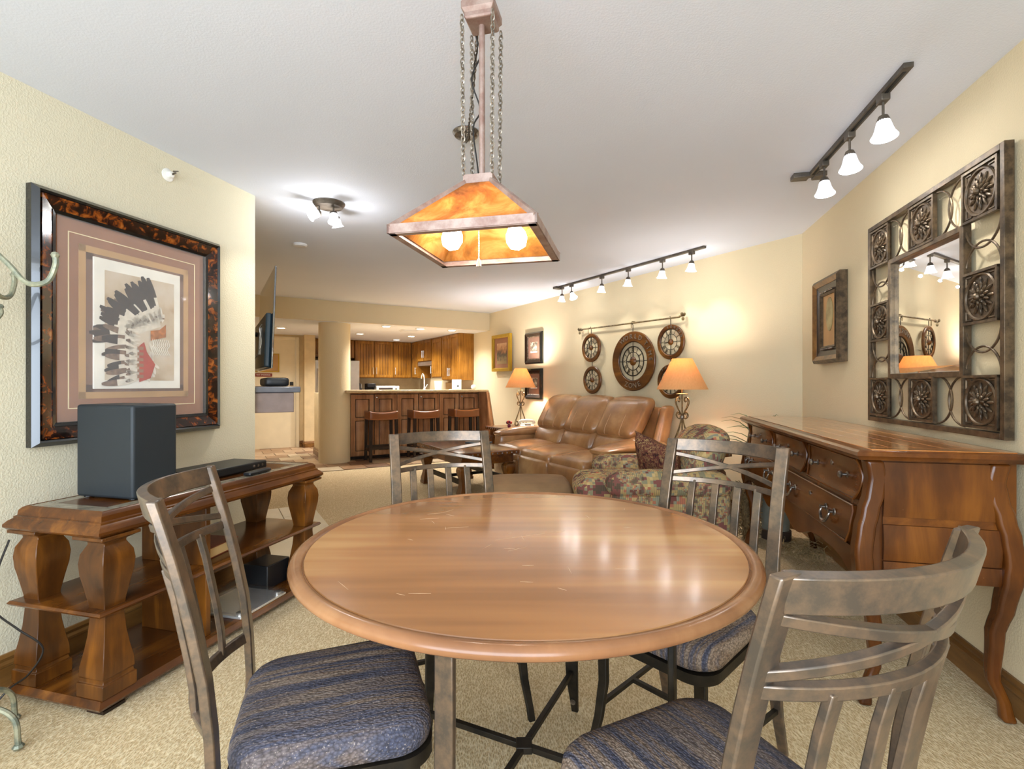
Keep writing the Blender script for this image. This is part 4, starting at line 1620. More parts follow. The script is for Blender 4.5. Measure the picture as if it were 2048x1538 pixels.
# ------------------------------------------------------------------ dining chairs
def dining_chair():
    t = thing('dining_chair', '', 'chair', (0, 0, 0), 0, 'metal dining chairs around the round table')
    hw = .198      # half width at the posts
    sag = .068

    def backy(z):
        # y of the post centre line against height
        pts = [(0, -.275), (.15, -.235), (.30, -.212), (.47, -.205), (.62, -.215), (.78, -.245), (.90, -.275), (.985, -.300)]
        for (z0, y0), (z1, y1) in zip(pts, pts[1:]):
            if z <= z1:
                f_ = (z - z0) / (z1 - z0)
                f_ = f_
                return y0 + (y1 - y0) * f_
        return pts[-1][1]

    def px(x, z, extra=0.0):
        """point on curved back surface"""
        k_ = max(0.0, 1 - (x / hw) ** 2)
        return V((x, backy(z) - sag * k_ + extra, z))
    th = .018
    # posts (each from floor to the top)
    for sx in (-1, 1):
        zz = [0.012, .06, .15, .25, .35, .45, .55, .65, .75, .82, .88, .94, .985]
        rings = []
        for z in zz:
            w = .040 if z > .3 else .026 + .014 * z / .3
            y = backy(z)
            xc = sx * (hw + (.0 if z > .45 else .012 * (1 - z / .45)))
            rings.append([(xc + w / 2, y + th / 2, z), (xc - w / 2, y + th / 2, z), (xc - w / 2, y - th / 2, z), (xc + w / 2, y - th / 2, z)])
        MB().loft(rings).build('back_post', 'bronze', t, bevel=.003)

    def rail(name, f, zfun, w, n=14, x0=-hw, x1=hw, thk=.016, bev=.002):
        pts = []
        for i in range(n + 1):
            x = x0 + (x1 - x0) * i / n
            pts.append(tuple(px(x, zfun(x))))
        return MB().tube(pts, 1, 4, flat=(w, thk), up=(0, -.25, 1)).build(name, 'bronze', t, bevel=bev)
    rail('top_rail', None, lambda x: .9625, .045, thk=.018)
    # X braces
    rail('cross_brace', None, lambda x: .932 - (x + hw) / (2 * hw) * .074, .015, thk=.014)
    rail('cross_brace', None, lambda x: .858 + (x + hw) / (2 * hw) * .074, .015, thk=.014)
    rail('middle_rail', None, lambda x: .838, .019, thk=.014)
    rail('lower_rail', None, lambda x: .545, .024, thk=.014)
    for x in (-.118, -.04, .04, .118):
        pts = [tuple(px(x, z)) for z in (.545, .60, .66, .72, .78, .838)]
        MB().tube(pts, 1, 4, flat=(.026, .012), up=(1, 0, 0)).build('slat', 'bronze', t, bevel=.002)
    # seat
    def sf(p):
        k_ = 1 - .10 * (1 - (p.y + .21) / .42)
        return (p.x * (1 - .10 * max(0, -p.y / .21)), p.y, p.z)

    def outline(fx, fy, r, n=8):
        pts = []
        for cx, cy, a0 in ((fx - r, .205 - r, 0), (-fx + r, .205 - r, 90), (-fy + r, -.20 + r, 180), (fy - r, -.20 + r, 270)):
            for i in range(n + 1):
                a = rad(a0 + 90 * i / n)
                pts.append((cx + r * cos(a), cy + r * sin(a)))
        return pts
    base = outline(.207, .19, .08)
    rings = []
    for k_, z in ((.90, .425), (.985, .432), (1.0, .452), (.985, .472), (.93, .487), (.80, .494), (.5, .499), (.02, .500)):
        rings.append([(x * k_, y * k_, z) for x, y in base])
    MB().loft(rings).build('seat', 'seat_weave', t, sharp=70)
    fr = outline(.205, .19, .07)
    m = MB().loft([[(x, y, .396) for x, y in fr], [(x, y, .424) for x, y in fr]])
    m.build('seat_frame', 'dark_iron', t)
    for sx in (-1, 1):
        rings = []
        for z, dx, dy, w in ((.012, .02, .045, .024), (.05, .018, .035, .024), (.14, .008, .010, .028), (.25, 0, -.004, .032), (.396, 0, 0, .034)):
            xc, yc = sx * (.165 + dx), .165 + dy
            rings.append([(xc + w / 2, yc + .009, z), (xc - w / 2, yc + .009, z), (xc - w / 2, yc - .009, z), (xc + w / 2, yc - .009, z)])
        l_ = MB().loft(rings).build('leg', 'dark_iron', t, bevel=.003)
        MB().tube([(sx * .178, .17, .17), (sx * .205, -.225, .17)], 1, 4, flat=(.014, .014), up=(0, 0, 1)).build('stretcher', 'dark_iron', t)
    MB().tube([(-.19, -.03, .17), (.19, -.03, .17)], 1, 4, flat=(.014, .014), up=(0, 0, 1)).build('stretcher', 'dark_iron', t)
    return t


ch = dining_chair()
ch.location = (-.415, 1.185, 0); ch.rotation_euler = (0, 0, atan2(-.948, .318))
ch['label'] = 'bronze metal dining chair with woven blue-brown seat, left of the table before the console'
dup(ch, (-.185, 1.896, 0), atan2(-.404, -.915), 'bronze metal dining chair on the far side of the round table, towards the bar')
dup(ch, (.521, 1.592, 0), atan2(.752, -.659), 'bronze metal dining chair on the far right of the table, before the dresser')
dup(ch, (.342, .908, 0), atan2(.447, .894), 'bronze metal dining chair nearest the camera, its curved back turned to the viewer')


# ------------------------------------------------------------------ console table on the left wall
def vase_leg(t, x, y, z0, z1, s, mat='console_wood', name='leg'):
    """square baluster leg between z0 and z1, s = half width"""
    h = z1 - z0
    prof = [(.0, 1.1), (.085, 1.1), (.09, 1.0), (.115, .96), (.12, 1.02), (.18, 1.0), (.26, .86), (.36, .72), (.47, .64), (.56, .68), (.66, .84), (.75, 1.0), (.82, 1.05), (.88, .98), (.93, .74), (.94, .70), (.955, .72), (.962, .9), (.975, 1.12), (.978, 1.25), (1, 1.25)]
    m = MB().sqlathe([(s * r, z0 + h * f_) for f_, r in prof], TR((x, y, 0)))
    return m.build(name, mat, t, bevel=.003, sharp=40)


CR = -rad(14.7)
t = thing('console_table', 'long dark wooden console table with vase-shaped legs and stone inlaid top, on the left wall', 'table', (-1.457, 1.79, 0), CR)
CL, CD = 1.29, .48     # local: x -CD..0, y 0..CL


def slab(prof, x0, x1, y0, y1):
    rings = []
    for ins, z in prof:
        rings.append([(x1 - ins, y1 - ins, z), (x0 + ins, y1 - ins, z), (x0 + ins, y0 + ins, z), (x1 - ins, y0 + ins, z)])
    return rings


MB().loft(slab([(.045, .640), (.010, .642), (.0, .652), (.0, .662), (.010, .675), (.022, .684), (.022, .690), (.03, .694), (.032, .712), (.04, .722), (.05, .727), (.052, .720), (.08, .720)], -CD, 0, 0, CL)).build('tabletop', 'console_wood_h', t, sharp=25)
bw = .055
m_ = [(-CD + .055, -.055, .055, .055 + bw), (-CD + .055, -.055, CL - .055 - bw, CL - .055)]
for a in m_:
    MB().box(a[0], a[1], a[2], a[3], .7205, .7255).build('inlay_border', 'slate_inlay', t, bevel=.001)
for x0_, x1_ in ((-CD + .055, -CD + .055 + bw), (-.055 - bw, -.055)):
    for i in range(3):
        y0_ = .055 + bw + .004 + i * (CL - .11 - 2 * bw) / 3
        MB().box(x0_, x1_, y0_, y0_ + (CL - .11 - 2 * bw) / 3 - .004, .7205, .7255).build('inlay_border', 'slate_inlay', t, bevel=.001)
MB().box(-CD + .055 + bw + .004, -.059 - bw, .059 + bw, CL - .059 - bw, .7205, .724).build('inlay_field', 'console_wood_h', t)
for sx in (-.075, -CD + .075):
    for yy in (.085, CL - .085):
        vase_leg(t, sx, yy, .055, .64, .058)
MB().loft(slab([(.03, .012), (.03, .02), (.012, .022), (.004, .034), (.014, .046), (.02, .055)], -CD, 0, .0, CL)).build('base_shelf', 'console_wood_h', t, sharp=25)
MB().loft(slab([(.03, .352), (.014, .354), (.008, .362), (.014, .370), (.02, .372)], -CD, 0, .0, CL)).build('middle_shelf', 'console_wood_h', t, sharp=25)
MB().box(-CD + .06, -.05, .50, .525, .055, .352).box(-CD + .06, -.05, .50, .525, .372, .64).build('divider', 'console_wood', t, bevel=.002)
for yy in (.01, CL - .19):
    MB().box(-.10, -.02, yy + .02, yy + .10, 0, .012).build('foot', 'dark_leg', t)
CT = TR((-1.457, 1.79, 0), CR)


def cpt(x, y, z):
    p = CT @ V((x, y, z))
    return p


t = thing('subwoofer', 'dark blue-black square speaker box standing on the console table', 'speaker', cpt(-.255, .305, .7262), CR)
MB().box(-.15, .15, -.10, .10, .004, .382).build('body', 'speaker_black', t, bevel=.012, seg=3)
for sx in (-.12, .12):
    for sy in (-.07, .07):
        MB().lathe([(.018, 0), (.018, .005)], 10, TR((sx, sy, 0))).build('foot', 'black_plastic', t)
t = thing('disc_player', 'flat black disc player on the console table behind the speaker box', 'disc player', cpt(-.27, .80, .7262), CR)
MB().box(-.12, .10, -.22, .22, .006, .045).build('body', 'black_plastic', t, bevel=.004)
MB().box(.1005, .103, -.20, .20, .012, .038).build('front_panel', 'deep_black', t)
for i in range(3):
    MB().lathe([(.007, 0), (.007, .005), (.001, .006)], 10, TR((.102, .12 + i * .03, .026), 0, 0, pi / 2)).build('button', 'pewter', t)
MB().lathe([(.007, 0), (.007, .005), (.001, .006)], 10, TR((.102, -.19, .026), 0, 0, pi / 2)).build('button', 'pewter', t)
at('remote_control', MB().rbox((0, 0, .010), (.045, .17, .018), .008), cpt(-.09, .86, .7262), CR + .1, 'slim dark remote control lying before the disc player', 'remote control', 'black_plastic')
t = thing('thick_book', 'thick brown book lying on the middle shelf of the console table', 'book', cpt(-.20, .66, .373), CR + .12)
m = MB('book_cover').box(-.085, .085, -.10, .10, 0, .004).box(-.085, .085, -.10, .10, .046, .05).box(-.085, -.081, -.10, .10, .004, .046)
m.build('cover', None, t)
MB().box(-.080, .082, -.096, .096, .0041, .0459).build('pages', 'book_page', t)
at('black_box', MB().box(-.08, .08, -.09, .09, 0, .13), cpt(-.23, 1.092, .0552), CR, 'small black box on the base shelf of the console table', 'box', 'black_plastic', bevel=.005)
t = thing('glass_scale', 'flat glass and silver bathroom scale on the base shelf of the console', 'scale', cpt(-.17, .83, .0552), CR)
MB().box(-.15, .15, -.16, .16, .0, .012).build('base', 'nickel', t, bevel=.003)
MB().box(-.155, .155, -.165, .165, .022, .030).build('glass_plate', 'clear_glass', t, bevel=.002)
for sx in (-.12, .12):
    for sy in (-.13, .13):
        MB().lathe([(.02, .012), (.02, .022)], 16, TR((sx, sy, 0))).build('sensor', 'steel', t)
cp = [cpt(-.475, .02, .60), cpt(-.475, -.015, .50), cpt(-.48, -.03, .385), cpt(-.45, -.03, .34), cpt(-.36, -.02, .29), cpt(-.30, .02, .21), cpt(-.34, .0, .12), cpt(-.42, -.01, .062), cpt(-.46, -.07, .01), cpt(-.62, -.20, .006)]
tag(MB().tube(smooth_path([tuple(p) for p in cp], 6), .0035, 6).build('power_cord', 'cord_black'), 'thin black cord hanging over the near end of the console table', 'cord')

# coat rack, mostly outside the frame on the left
t = thing('coat_rack', 'greenish wrought iron coat rack cut off by the left edge', 'coat rack', (-1.80, 1.60, 0), 0)
m = MB().tube([(0, 0, .18), (0, 0, 1.72)], .012, 10)
m.sphere((0, 0, 1.74), .028, 10)
m.build('pole', 'verdigris', t)
for a, L, z in ((rad(5), .34, 1.46), (rad(105), .28, 1.46), (rad(265), .3, 1.46)):
    c_, s_ = cos(a), sin(a)
    p = [(0, .0), (.06, .14), (.12, .175), (.19, .12), (.25, .055), (.31, .06), (.335, .11), (.335, .145)]
    MB().tube(smooth_path([(c_ * r, s_ * r, z + h_) for r, h_ in p], 5), .0085, 8).sphere((c_ * .335, s_ * .335, z + .145), .012, 8).build('hook', 'verdigris', t)
for a in (rad(-40), rad(80), rad(200)):
    c_, s_ = cos(a), sin(a)
    p = [(0, 1.36), (.06, 1.32), (.12, 1.33), (.16, 1.37), (.16, 1.40)]
    MB().tube(smooth_path([(c_ * r, s_ * r, h_ + .06) for r, h_ in p], 5), .007, 8).sphere((c_ * .16, s_ * .16, 1.46), .010, 8).build('small_hook', 'verdigris', t)
for a in (rad(15), rad(78), rad(140), rad(200), rad(262), rad(-40)):
    c_, s_ = cos(a), sin(a)
    p = [(0, .42), (.02, .20), (.07, .15), (.14, .145), (.19, .10), (.20, .018)]
    MB().tube(smooth_path([(c_ * r, s_ * r, h_) for r, h_ in p], 5), .0085, 8).sphere((c_ * .20, s_ * .20, .012), .013, 8, (1.3, 1.3, .8)).build('foot', 'verdigris', t)


# ------------------------------------------------------------------ fireplace mantel, television
o = MB().box(-3.883, -3.60, 1.40, 3.05, 1.135, 1.175).build('mantel_shelf', 'mantel_stone', bevel=.006)
o.location = TK.translation; o.rotation_euler = TK.to_euler()
tag(o, 'grey polished stone mantel shelf beyond the left wall corner', 'mantel')
o = MB().box(-3.883, -3.64, 1.42, 3.03, 1.0, 1.134).build('mantel_header', 'mantel_panel', bevel=.004)
o.location = TK.translation; o.rotation_euler = TK.to_euler()
tag(o, 'mauve grey stone header under the mantel shelf', 'mantel header')
at('soundbar', MB().rbox((0, 0, .032), (.16, .42, .062), .02), KL(-3.73, 1.78, 1.176), KR, 'small rounded black speaker on the mantel shelf', 'speaker', 'black_plastic')
t = thing('television', 'large flat television tilted forward above the mantel, seen from behind', 'television', KL(-3.885 + .14, 2.43, 1.31), KR)
tilt = .035
T_ = TR((0, 0, 0), 0, 0, tilt)
MB().box(-.006, .006, -.655, .655, 0, .76, T_).build('panel', 'tv_back', t, bevel=.003)
MB().box(.0065, .008, -.645, .645, .01, .75, T_).build('screen', 'deep_black', t)
MB().box(-.045, -.006, -.56, .56, .01, .42, T_).build('housing', 'tv_blue_black', t, bevel=.01)
MB().box(-.06, -.045, -.2, .2, .12, .34, T_).build('bracket', 'steel', t)
MB().tube([(-.05, 0, .3), (-.135, 0, .3)], .02, 8).build('wall_arm', 'black_plastic', t)
MB().tube(smooth_path([(-.05, -.45, .34), (-.07, -.5, .30), (-.06, -.52, .2), (-.08, -.5, .12), (-.10, -.3, .06)], 5), .004, 6).build('cable', 'nickel', t)

# ------------------------------------------------------------------ bombe dresser on the right wall
DX, DY = 1.258, 1.85
t = thing('dresser', 'wide brown wooden dresser with curved drawers and tall legs, under the mirror', 'dresser', (DX, DY, 0), AR)
# local: y 0..DL along the wall, x 0 (front lip) .. DD (wall)
DL, DD = 2.05, .545
zt = .95
m = MB().loft(slab([(.03, .912), (.012, .914), (.008, .922), (.0, .930), (.004, .942), (.012, .948), (.018, .95)], 0, DD, 0, DL))
m.build('tabletop', 'dresser_wood_h', t, sharp=25)
npl = 5
pw = (DD - .10) / npl
for i in range(npl):
    MB().box(.055 + i * pw + .001, .055 + (i + 1) * pw - .001, .10, DL - .10, .9495, .9535).build('plank', 'dresser_top', t, bevel=.0012)
for y0_, y1_ in ((.02, .098), (DL - .098, DL - .02)):
    MB().box(.055, DD - .045, y0_, y1_, .9495, .9535).build('plank', 'dresser_top', t, bevel=.0012)


def bomb(z):
    pts = [(0, .030), (.06, .045), (.15, .075), (.30, .065), (.42, .035), (.50, .018), (.57, .012), (.65, .022), (.72, .038), (.79, .058), (.84, .066), (.88, .060), (.915, .052)]
    for (z0, x0_), (z1, x1_) in zip(pts, pts[1:]):
        if z <= z1:
            f_ = (z - z0) / (z1 - z0)
            f_ = f_ * f_ * (3 - 2 * f_)
            return x0_ + (x1_ - x0_) * f_
    return pts[-1][1]


zs = [.50 + i * (.912 - .50) / 14 for i in range(15)]
# carcass: front follows bombe curve
rings = []
for z in zs:
    x0_ = bomb(z) + .012
    rings.append([(x0_, .05, z), (x0_, DL - .05, z), (DD - .03, DL - .05, z), (DD - .03, .05, z)])
MB().loft(rings).build('body', 'dresser_wood', t, sharp=50)
# scalloped apron
def apron_z(y):
    u = (y - .05) / (DL - .10)
    e = min(u, 1 - u) * (DL - .1)
    if e < .18:
        return .455 + .05 * (1 - cos(pi * e / .18)) / 2
    if e < .45:
        return .505 + .015 * sin((e - .18) / .27 * pi)
    return .505 - .06 * (.5 - .5 * cos((e - .45) / (DL / 2 - .5) * 2 * pi)) if e < 1.0 else .505


pts = []
n = 48
m = MB()
r0 = []; r1 = []; r2 = []; r3 = []
for i in range(n + 1):
    y = .06 + (DL - .12) * i / n
    az = apron_z(y)
    r0.append((bomb(.53) - .002, y, .575)); r1.append((bomb(.5) - .002, y, az)); r2.append((bomb(.5) + .018, y, az)); r3.append((bomb(.53) + .018, y, .575))
m.loft([r0, r1, r2, r3], closed=False, cap=False)
m.add(r0[:0], [])
m.build('apron', 'dresser_wood_h', t)


def drawer(y0, y1, z0, z1, mat, rc, name='drawer'):
    """drawer front following the bombe curve with rounded upper/lower corners"""
    rings_f = []
    nz = 8
    m = MB(mat)
    fr, bk = [], []
    for i in range(nz + 1):
        z = z0 + (z1 - z0) * i / nz
        # side bow
        e = sin(pi * i / nz) * rc
        a, b = y0 + rc - e, y1 - rc + e
        xf = bomb(z) - .010
        row = []
        for k_ in range(7):
            y = a + (b - a) * k_ / 6
            row.append((xf + (.006 if k_ in (0, 6) else 0), y, z))
        fr.append([(xf + .02, a, z)] + row + [(xf + .02, b, z)])
    m.loft(fr, closed=False, cap=False)
    m.add(fr[0], [tuple(range(9))])
    m.add(fr[-1], [tuple(range(9))[::-1]])
    d = m.build(name, None, t, bevel=.0, sharp=45)
    # dark bead around
    loop = [(bomb(z) - .008, q[1], z) for z, q in zip([z0 + (z1 - z0) * i / nz for i in range(nz + 1)], [r[0] for r in fr])]
    loop2 = [(bomb(z) - .008, q[1], z) for z, q in zip([z0 + (z1 - z0) * i / nz for i in range(nz + 1)], [r[-1] for r in fr])]
    MB().tube(loop + loop2[::-1], .0045, 6, closed=True).build('bead', 'dresser_wood', d)
    return d


def knob(par, y, z, nm='knob'):
    x = bomb(z) - .010
    MB().lathe([(.012, 0), (.013, .003), (.006, .006), (.005, .020), (.013, .024), (.015, .030), (.010, .036), (.001, .038)], 14, TR((x, y, z), 0, 0, -pi / 2)).build(nm, 'pewter', par)


def keyhole(par, y, z):
    x = bomb(z) - .010
    MB().lathe([(.011, 0), (.011, .003), (.007, .005), (.001, .005)], 14, TR((x, y, z), 0, 0, -pi / 2)).build('keyhole', 'pewter', par)


def bail(par, y, z):
    x = bomb(z) - .010
    m = MB()
    for q in (-.045, .045):
        m.lathe([(.016, 0), (.014, .004), (.006, .006), (.006, .02), (.009, .024), (.001, .027)], 12, TR((x, y + q, z), 0, 0, -pi / 2))
    m.tube(smooth_path([(x - .018, y - .045, z), (x - .024, y - .043, z - .02), (x - .028, y - .02, z - .043), (x - .03, y, z - .046), (x - .028, y + .02, z - .043), (x - .024, y + .043, z - .02), (x - .018, y + .045, z)], 4), [.004 + .003 * sin(pi * i / 24) for i in range(25)], 8)
    m.build('handle', 'pewter', par)


w3 = (DL - .16) / 3
for i in range(3):
    a = .08 + i * w3 + .018; b = .08 + (i + 1) * w3 - .018
    d = drawer(a, b, .748, .898, 'dresser_wood_h', .03)
    knob(d, a + .13, .825); knob(d, b - .13, .825); keyhole(d, (a + b) / 2, .85)
w2 = (DL - .16) / 2
for i in range(2):
    a = .08 + i * w2 + .018; b = .08 + (i + 1) * w2 - .018
    d = drawer(a, b, .585, .722, 'dresser_wood_h', .018)
    bail(d, a + .2, .665); bail(d, b - .2, .665); keyhole(d, (a + b) / 2, .68)
# legs with S curve (corner posts) ; front and back, near and far
for yy, sy in ((.055, -1), (DL - .055, 1)):
    for fx in (0, 1):
        rings = []
        for i in range(27):
            z = .0 + .912 * i / 26
            o_ = bomb(z)
            w = .060 if z > .5 else (.034 + .026 * (z / .5) ** 1.3)
            if z < .05:
                w += .012 * (1 - z / .05)
            x = (o_ - .012 + w / 2) if fx == 0 else (DD - .015 - (o_ - .01) * .9 - w / 2)
            yv = yy + sy * (.012 - (o_ - .012) * .35)
            rings.append([(x + w / 2, yv + w / 2, max(z, .004)), (x - w / 2, yv + w / 2, max(z, .004)), (x - w / 2, yv - w / 2, max(z, .004)), (x + w / 2, yv - w / 2, max(z, .004))])
        MB().loft(rings).build('leg', 'dresser_wood', t, bevel=.012, sharp=60, seg=3)
    for z0, z1, out in ((.705, .905, .018), (.545, .675, .012), (.478, .54, .006)):
        y0_ = .05 if sy < 0 else DL - .05
        rr = []
        for i in range(7):
            z = z0 + (z1 - z0) * i / 6
            b_ = out * sin(pi * i / 6) * .5 + .012
            rr.append([(.10, y0_, z), (DD - .08, y0_, z), (DD - .08, y0_ + sy * b_, z), (.10, y0_ + sy * b_, z)])
        MB().loft(rr).build('side_panel', 'dresser_wood_h' if False else 'dresser_wood', t, sharp=50)
    MB().box(.10, DD - .08, min(y0_, y0_ + sy * .008), max(y0_, y0_ + sy * .008), .676, .704).build('side_rail', 'dresser_wood_h', t)
o = MB().box(DD - .055, DD - .035, .06, DL - .06, .50, .90).build('back_panel', 'dresser_wood', t)

# plant in the corner
pcx = V((2.04, 3.93, 0))
t = thing('potted_plant', 'grey pot with thin arching grass leaves in the corner behind the dresser', 'plant', pcx, 0)
MB().lathe([(.10, .0), (.11, .005), (.11, .07), (.105, .075)], 24).build('pot_base', 'pot_base', t)
MB().lathe([(.095, .075), (.125, .40), (.135, .42), (.12, .42), (.11, .38)], 24, cap=False).build('pot', 'pot_grey', t)
MB().lathe([(.112, .39), (.001, .395)], 20).build('soil', 'pot_base', t)
rp = random.Random(11)
for i in range(26):
    a = rp.uniform(0, 2 * pi)
    if -.9 < a - 0.4 < .9 and rp.random() < .6:
        a += pi
    L = rp.uniform(.22, .48)
    hgt = rp.uniform(.35, .95)
    p = []
    for k_ in range(9):
        f_ = k_ / 8
        r_ = .03 + L * f_ ** 1.8
        z = .40 + hgt * (f_ - .42 * f_ ** 3)
        p.append((max(-.5, min(.25, r_ * cos(a))), max(-.12 if z < .99 else -.3, min(.10, r_ * sin(a))), z))
    MB().tube(p, 1, 4, flat=[(.009 * (1 - (k_ / 8) ** 2) + .0012, .0012) for k_ in range(9)], up=(0, 0, 1)).build('leaf', 'leaf' if i % 4 else 'leaf_dry', t)
for i in range(10):
    a = rp.uniform(pi * .6, pi * 1.5)
    p = [(0.08 * cos(a), .06 * sin(a), .42), (.12 * cos(a), .08 * sin(a), .52), (.15 * cos(a), .10 * sin(a), .48), (.165 * cos(a), .10 * sin(a), .40)]
    q_ = smooth_path(p, 4)
    m = MB('leaf')
    m.tube(q_, .002, 4)
    for k_, pt in enumerate(q_):
        for sgn in (-1, 1):
            dx, dy = -sin(a) * sgn * .02, cos(a) * sgn * .02
            m.add([pt, (pt[0] + dx, pt[1] + dy, pt[2] + .008), (pt[0] + dx * 1.5, pt[1] + dy * 1.5, pt[2] - .012), (pt[0] + dx * .6, pt[1] + dy * .6, pt[2] - .012)], [(0, 1, 2, 3)])
    m.build('frond', None, t)
m = MB('leaf_dry')
for i in range(160):
    a = rp.uniform(0, 2 * pi); r_ = rp.uniform(0, .16)
    x, y = r_ * cos(a) * 1.5, r_ * sin(a)
    b = rp.uniform(0, 2 * pi); L = rp.uniform(.03, .09)
    z = rp.uniform(.004, .06)
    m.tube([(x, y, z), (x + L * .5 * cos(b), y + L * .5 * sin(b), z + rp.uniform(0, .03)), (x + L * cos(b), y + L * sin(b), max(.004, z + rp.uniform(-.03, .01)))], .0018, 4)
o = m.build('dried_grass', None, None, loc=(2.02, 3.52, 0), rot=AR + pi / 2)
tag(o, 'tangle of dry grass stems on the carpet beneath the dresser', 'dried plant')
o['kind'] = 'stuff'
m = MB('leaf_dry')
for i in range(420):
    a = rp.uniform(0, 2 * pi); z = rp.uniform(.02, .42)
    r_ = .05 + .05 * z
    m.tube([(r_ * cos(a), r_ * sin(a), z), ((r_ + .03) * cos(a + .3), (r_ + .03) * sin(a + .3), z + rp.uniform(-.03, .05))], .003, 4)
m.mat('wicker').lathe([(.04, .002), (.05, .03), (.065, .30), (.06, .38)], 20)
o = m.build('twig_vase', None, None, loc=(1.83, 3.91, 0))
tag(o, 'round bundle of dry twigs standing between the grey pot and the end table', 'twig vase')
o['kind'] = 'stuff'


# ------------------------------------------------------------------ end tables and coffee table
def stud_table(name, label, loc, rot, wx, wy, h, leg_h, group=None, ls=.055):
    t = thing(name, label, 'table', loc, rot, group)
    x, y = wx / 2, wy / 2
    MB().loft(slab([(.02, h - .05), (.0, h - .045), (.0, h - .012), (.006, h - .002), (.012, h)], -x, x, -y, y)).build('tabletop', 'console_wood_h', t, sharp=25)
    MB().box(-x + .05, x - .05, -y + .05, y - .05, h - .14, h - .05).build('apron', 'console_wood_h', t, bevel=.003)
    m = MB('pewter')
    for k_ in range(int(wx / .06)):
        xx = -x + .04 + k_ * (wx - .08) / max(1, int(wx / .06) - 1)
        for sy in (-1, 1):
            m.sphere((xx, sy * y, h - .028), .009, 6, (1, .5, 1))
    for k_ in range(int(wy / .06)):
        yy = -y + .04 + k_ * (wy - .08) / max(1, int(wy / .06) - 1)
        for sx in (-1, 1):
            m.sphere((sx * x, yy, h - .028), .009, 6, (.5, 1, 1))
    m.build('stud', None, t, kind='stuff')
    for sx in (-1, 1):
        for sy in (-1, 1):
            vase_leg(t, sx * (x - .09), sy * (y - .09), .004, h - .13, ls)
    return t, x, y


EG = 'matching end tables with studded edges'
stud_table('end_table', 'dark studded end table with near lamp, between armchair and corner', K(.79, .44), KR, .53, .54, .60, .5, EG)
stud_table('end_table', 'dark studded end table with phone and flowers at the far sofa end', K(3.80, .42), KR, .66, .62, .60, .5, EG)
t, x, y = stud_table('coffee_table', 'dark studded wooden coffee table before the sofa', (-.537, 5.84, 0), KR, .72, 1.22, .49, .4)
for sx in (-1, 1):
    MB().box(sx * (x - .09) - .012, sx * (x - .09) + .012, -y + .13, y - .13, .14, .19).build('stretcher', 'dark_iron', t)
MB().box(-x + .1, x - .1, -.012, .012, .15, .18).build('stretcher', 'dark_iron', t)
at('magazine', MB().box(-.10, .10, -.13, .13, 0, .012), V((-.40, 6.1, .4905)), KR + .4, 'dark magazine lying on the coffee table', 'magazine', 'tv_blue_black', bevel=.003)


# ------------------------------------------------------------------ table lamps
def spiral(cx, cz, r, a0, turns, n=22, shrink=.8):
    out = []
    for i in range(n + 1):
        f_ = i / n
        a = a0 + turns * 2 * pi * f_
        rr = r * (1 - shrink * f_)
        out.append((cx + rr * cos(a), cz + rr * sin(a)))
    return out


def table_lamp(loc, label, scale=1.0):
    t = thing('table_lamp', label, 'lamp', loc, .3, 'wrought iron table lamps beside the sofa')
    m = MB().tube([(0, 0, .03), (0, 0, .60)], .007, 8)
    m.lathe([(.05, .50), (.052, .506), (.02, .512)], 16)
    m.lathe([(.02, .56), (.022, .60), (.012, .61)], 12)
    m.build('stem', 'lamp_iron', t)
    for k_ in range(4):
        a = pi / 2 * k_ + .25
        c_, s_ = cos(a), sin(a)
        # upper heart scroll
        prof = [(.008, .30), (.02, .335), (.055, .385), (.075, .43), (.066, .468), (.040, .476), (.026, .455), (.036, .436), (.048, .446)]
        MB().tube(smooth_path([(c_ * r, s_ * r, z) for r, z in prof], 4), .0048, 6).build('heart_scroll', 'lamp_iron', t)
        prof = [(.008, .31), (.03, .288), (.058, .30), (.066, .325), (.050, .345), (.034, .335), (.038, .32)]
        MB().tube(smooth_path([(c_ * r, s_ * r, z) for r, z in prof], 4), .0042, 6).build('scroll', 'lamp_iron', t)
        prof = [(.006, .30), (.03, .22), (.085, .10), (.112, .04), (.105, .008), (.075, .006), (.052, .03), (.058, .062), (.082, .06)]
        MB().tube(smooth_path([(c_ * r, s_ * r, z) for r, z in prof], 4), .0052, 6).build('foot_scroll', 'lamp_iron', t)
    MB().lathe([(.018, .285), (.022, .30), (.018, .315)], 12).build('collar', 'pewter', t)
    z0, z1 = .545, .815
    MB().lathe([(.217, z0), (.085, z1), (.083, z1), (.215, z0)], 48, cap=False).build('lamp_shade', 'lampshade_cloth', t, sharp=60)
    MB().tube([(.0, 0, .60), (.0, 0, z1 - .02)], .003, 6).tube([(-.084, 0, z1 - .02), (.084, 0, z1 - .02)], .002, 6).build('harp', 'lamp_iron', t)
    return t


l1 = table_lamp(K(.73, .57, .602), 'wrought iron table lamp with orange shade, near end of the sofa beside the armchair')
l2 = dup(l1, K(3.78, .36, .602), .6, 'wrought iron table lamp with orange shade, far end of the sofa beside the phone')
for s_, d_, pw_ in ((.73, .60, 13), (3.78, .36, 30)):
    lamp('table_lamp_light', 'POINT', K(s_, d_, .602 + .77), pw_, (1, .96, .92), size=.04)

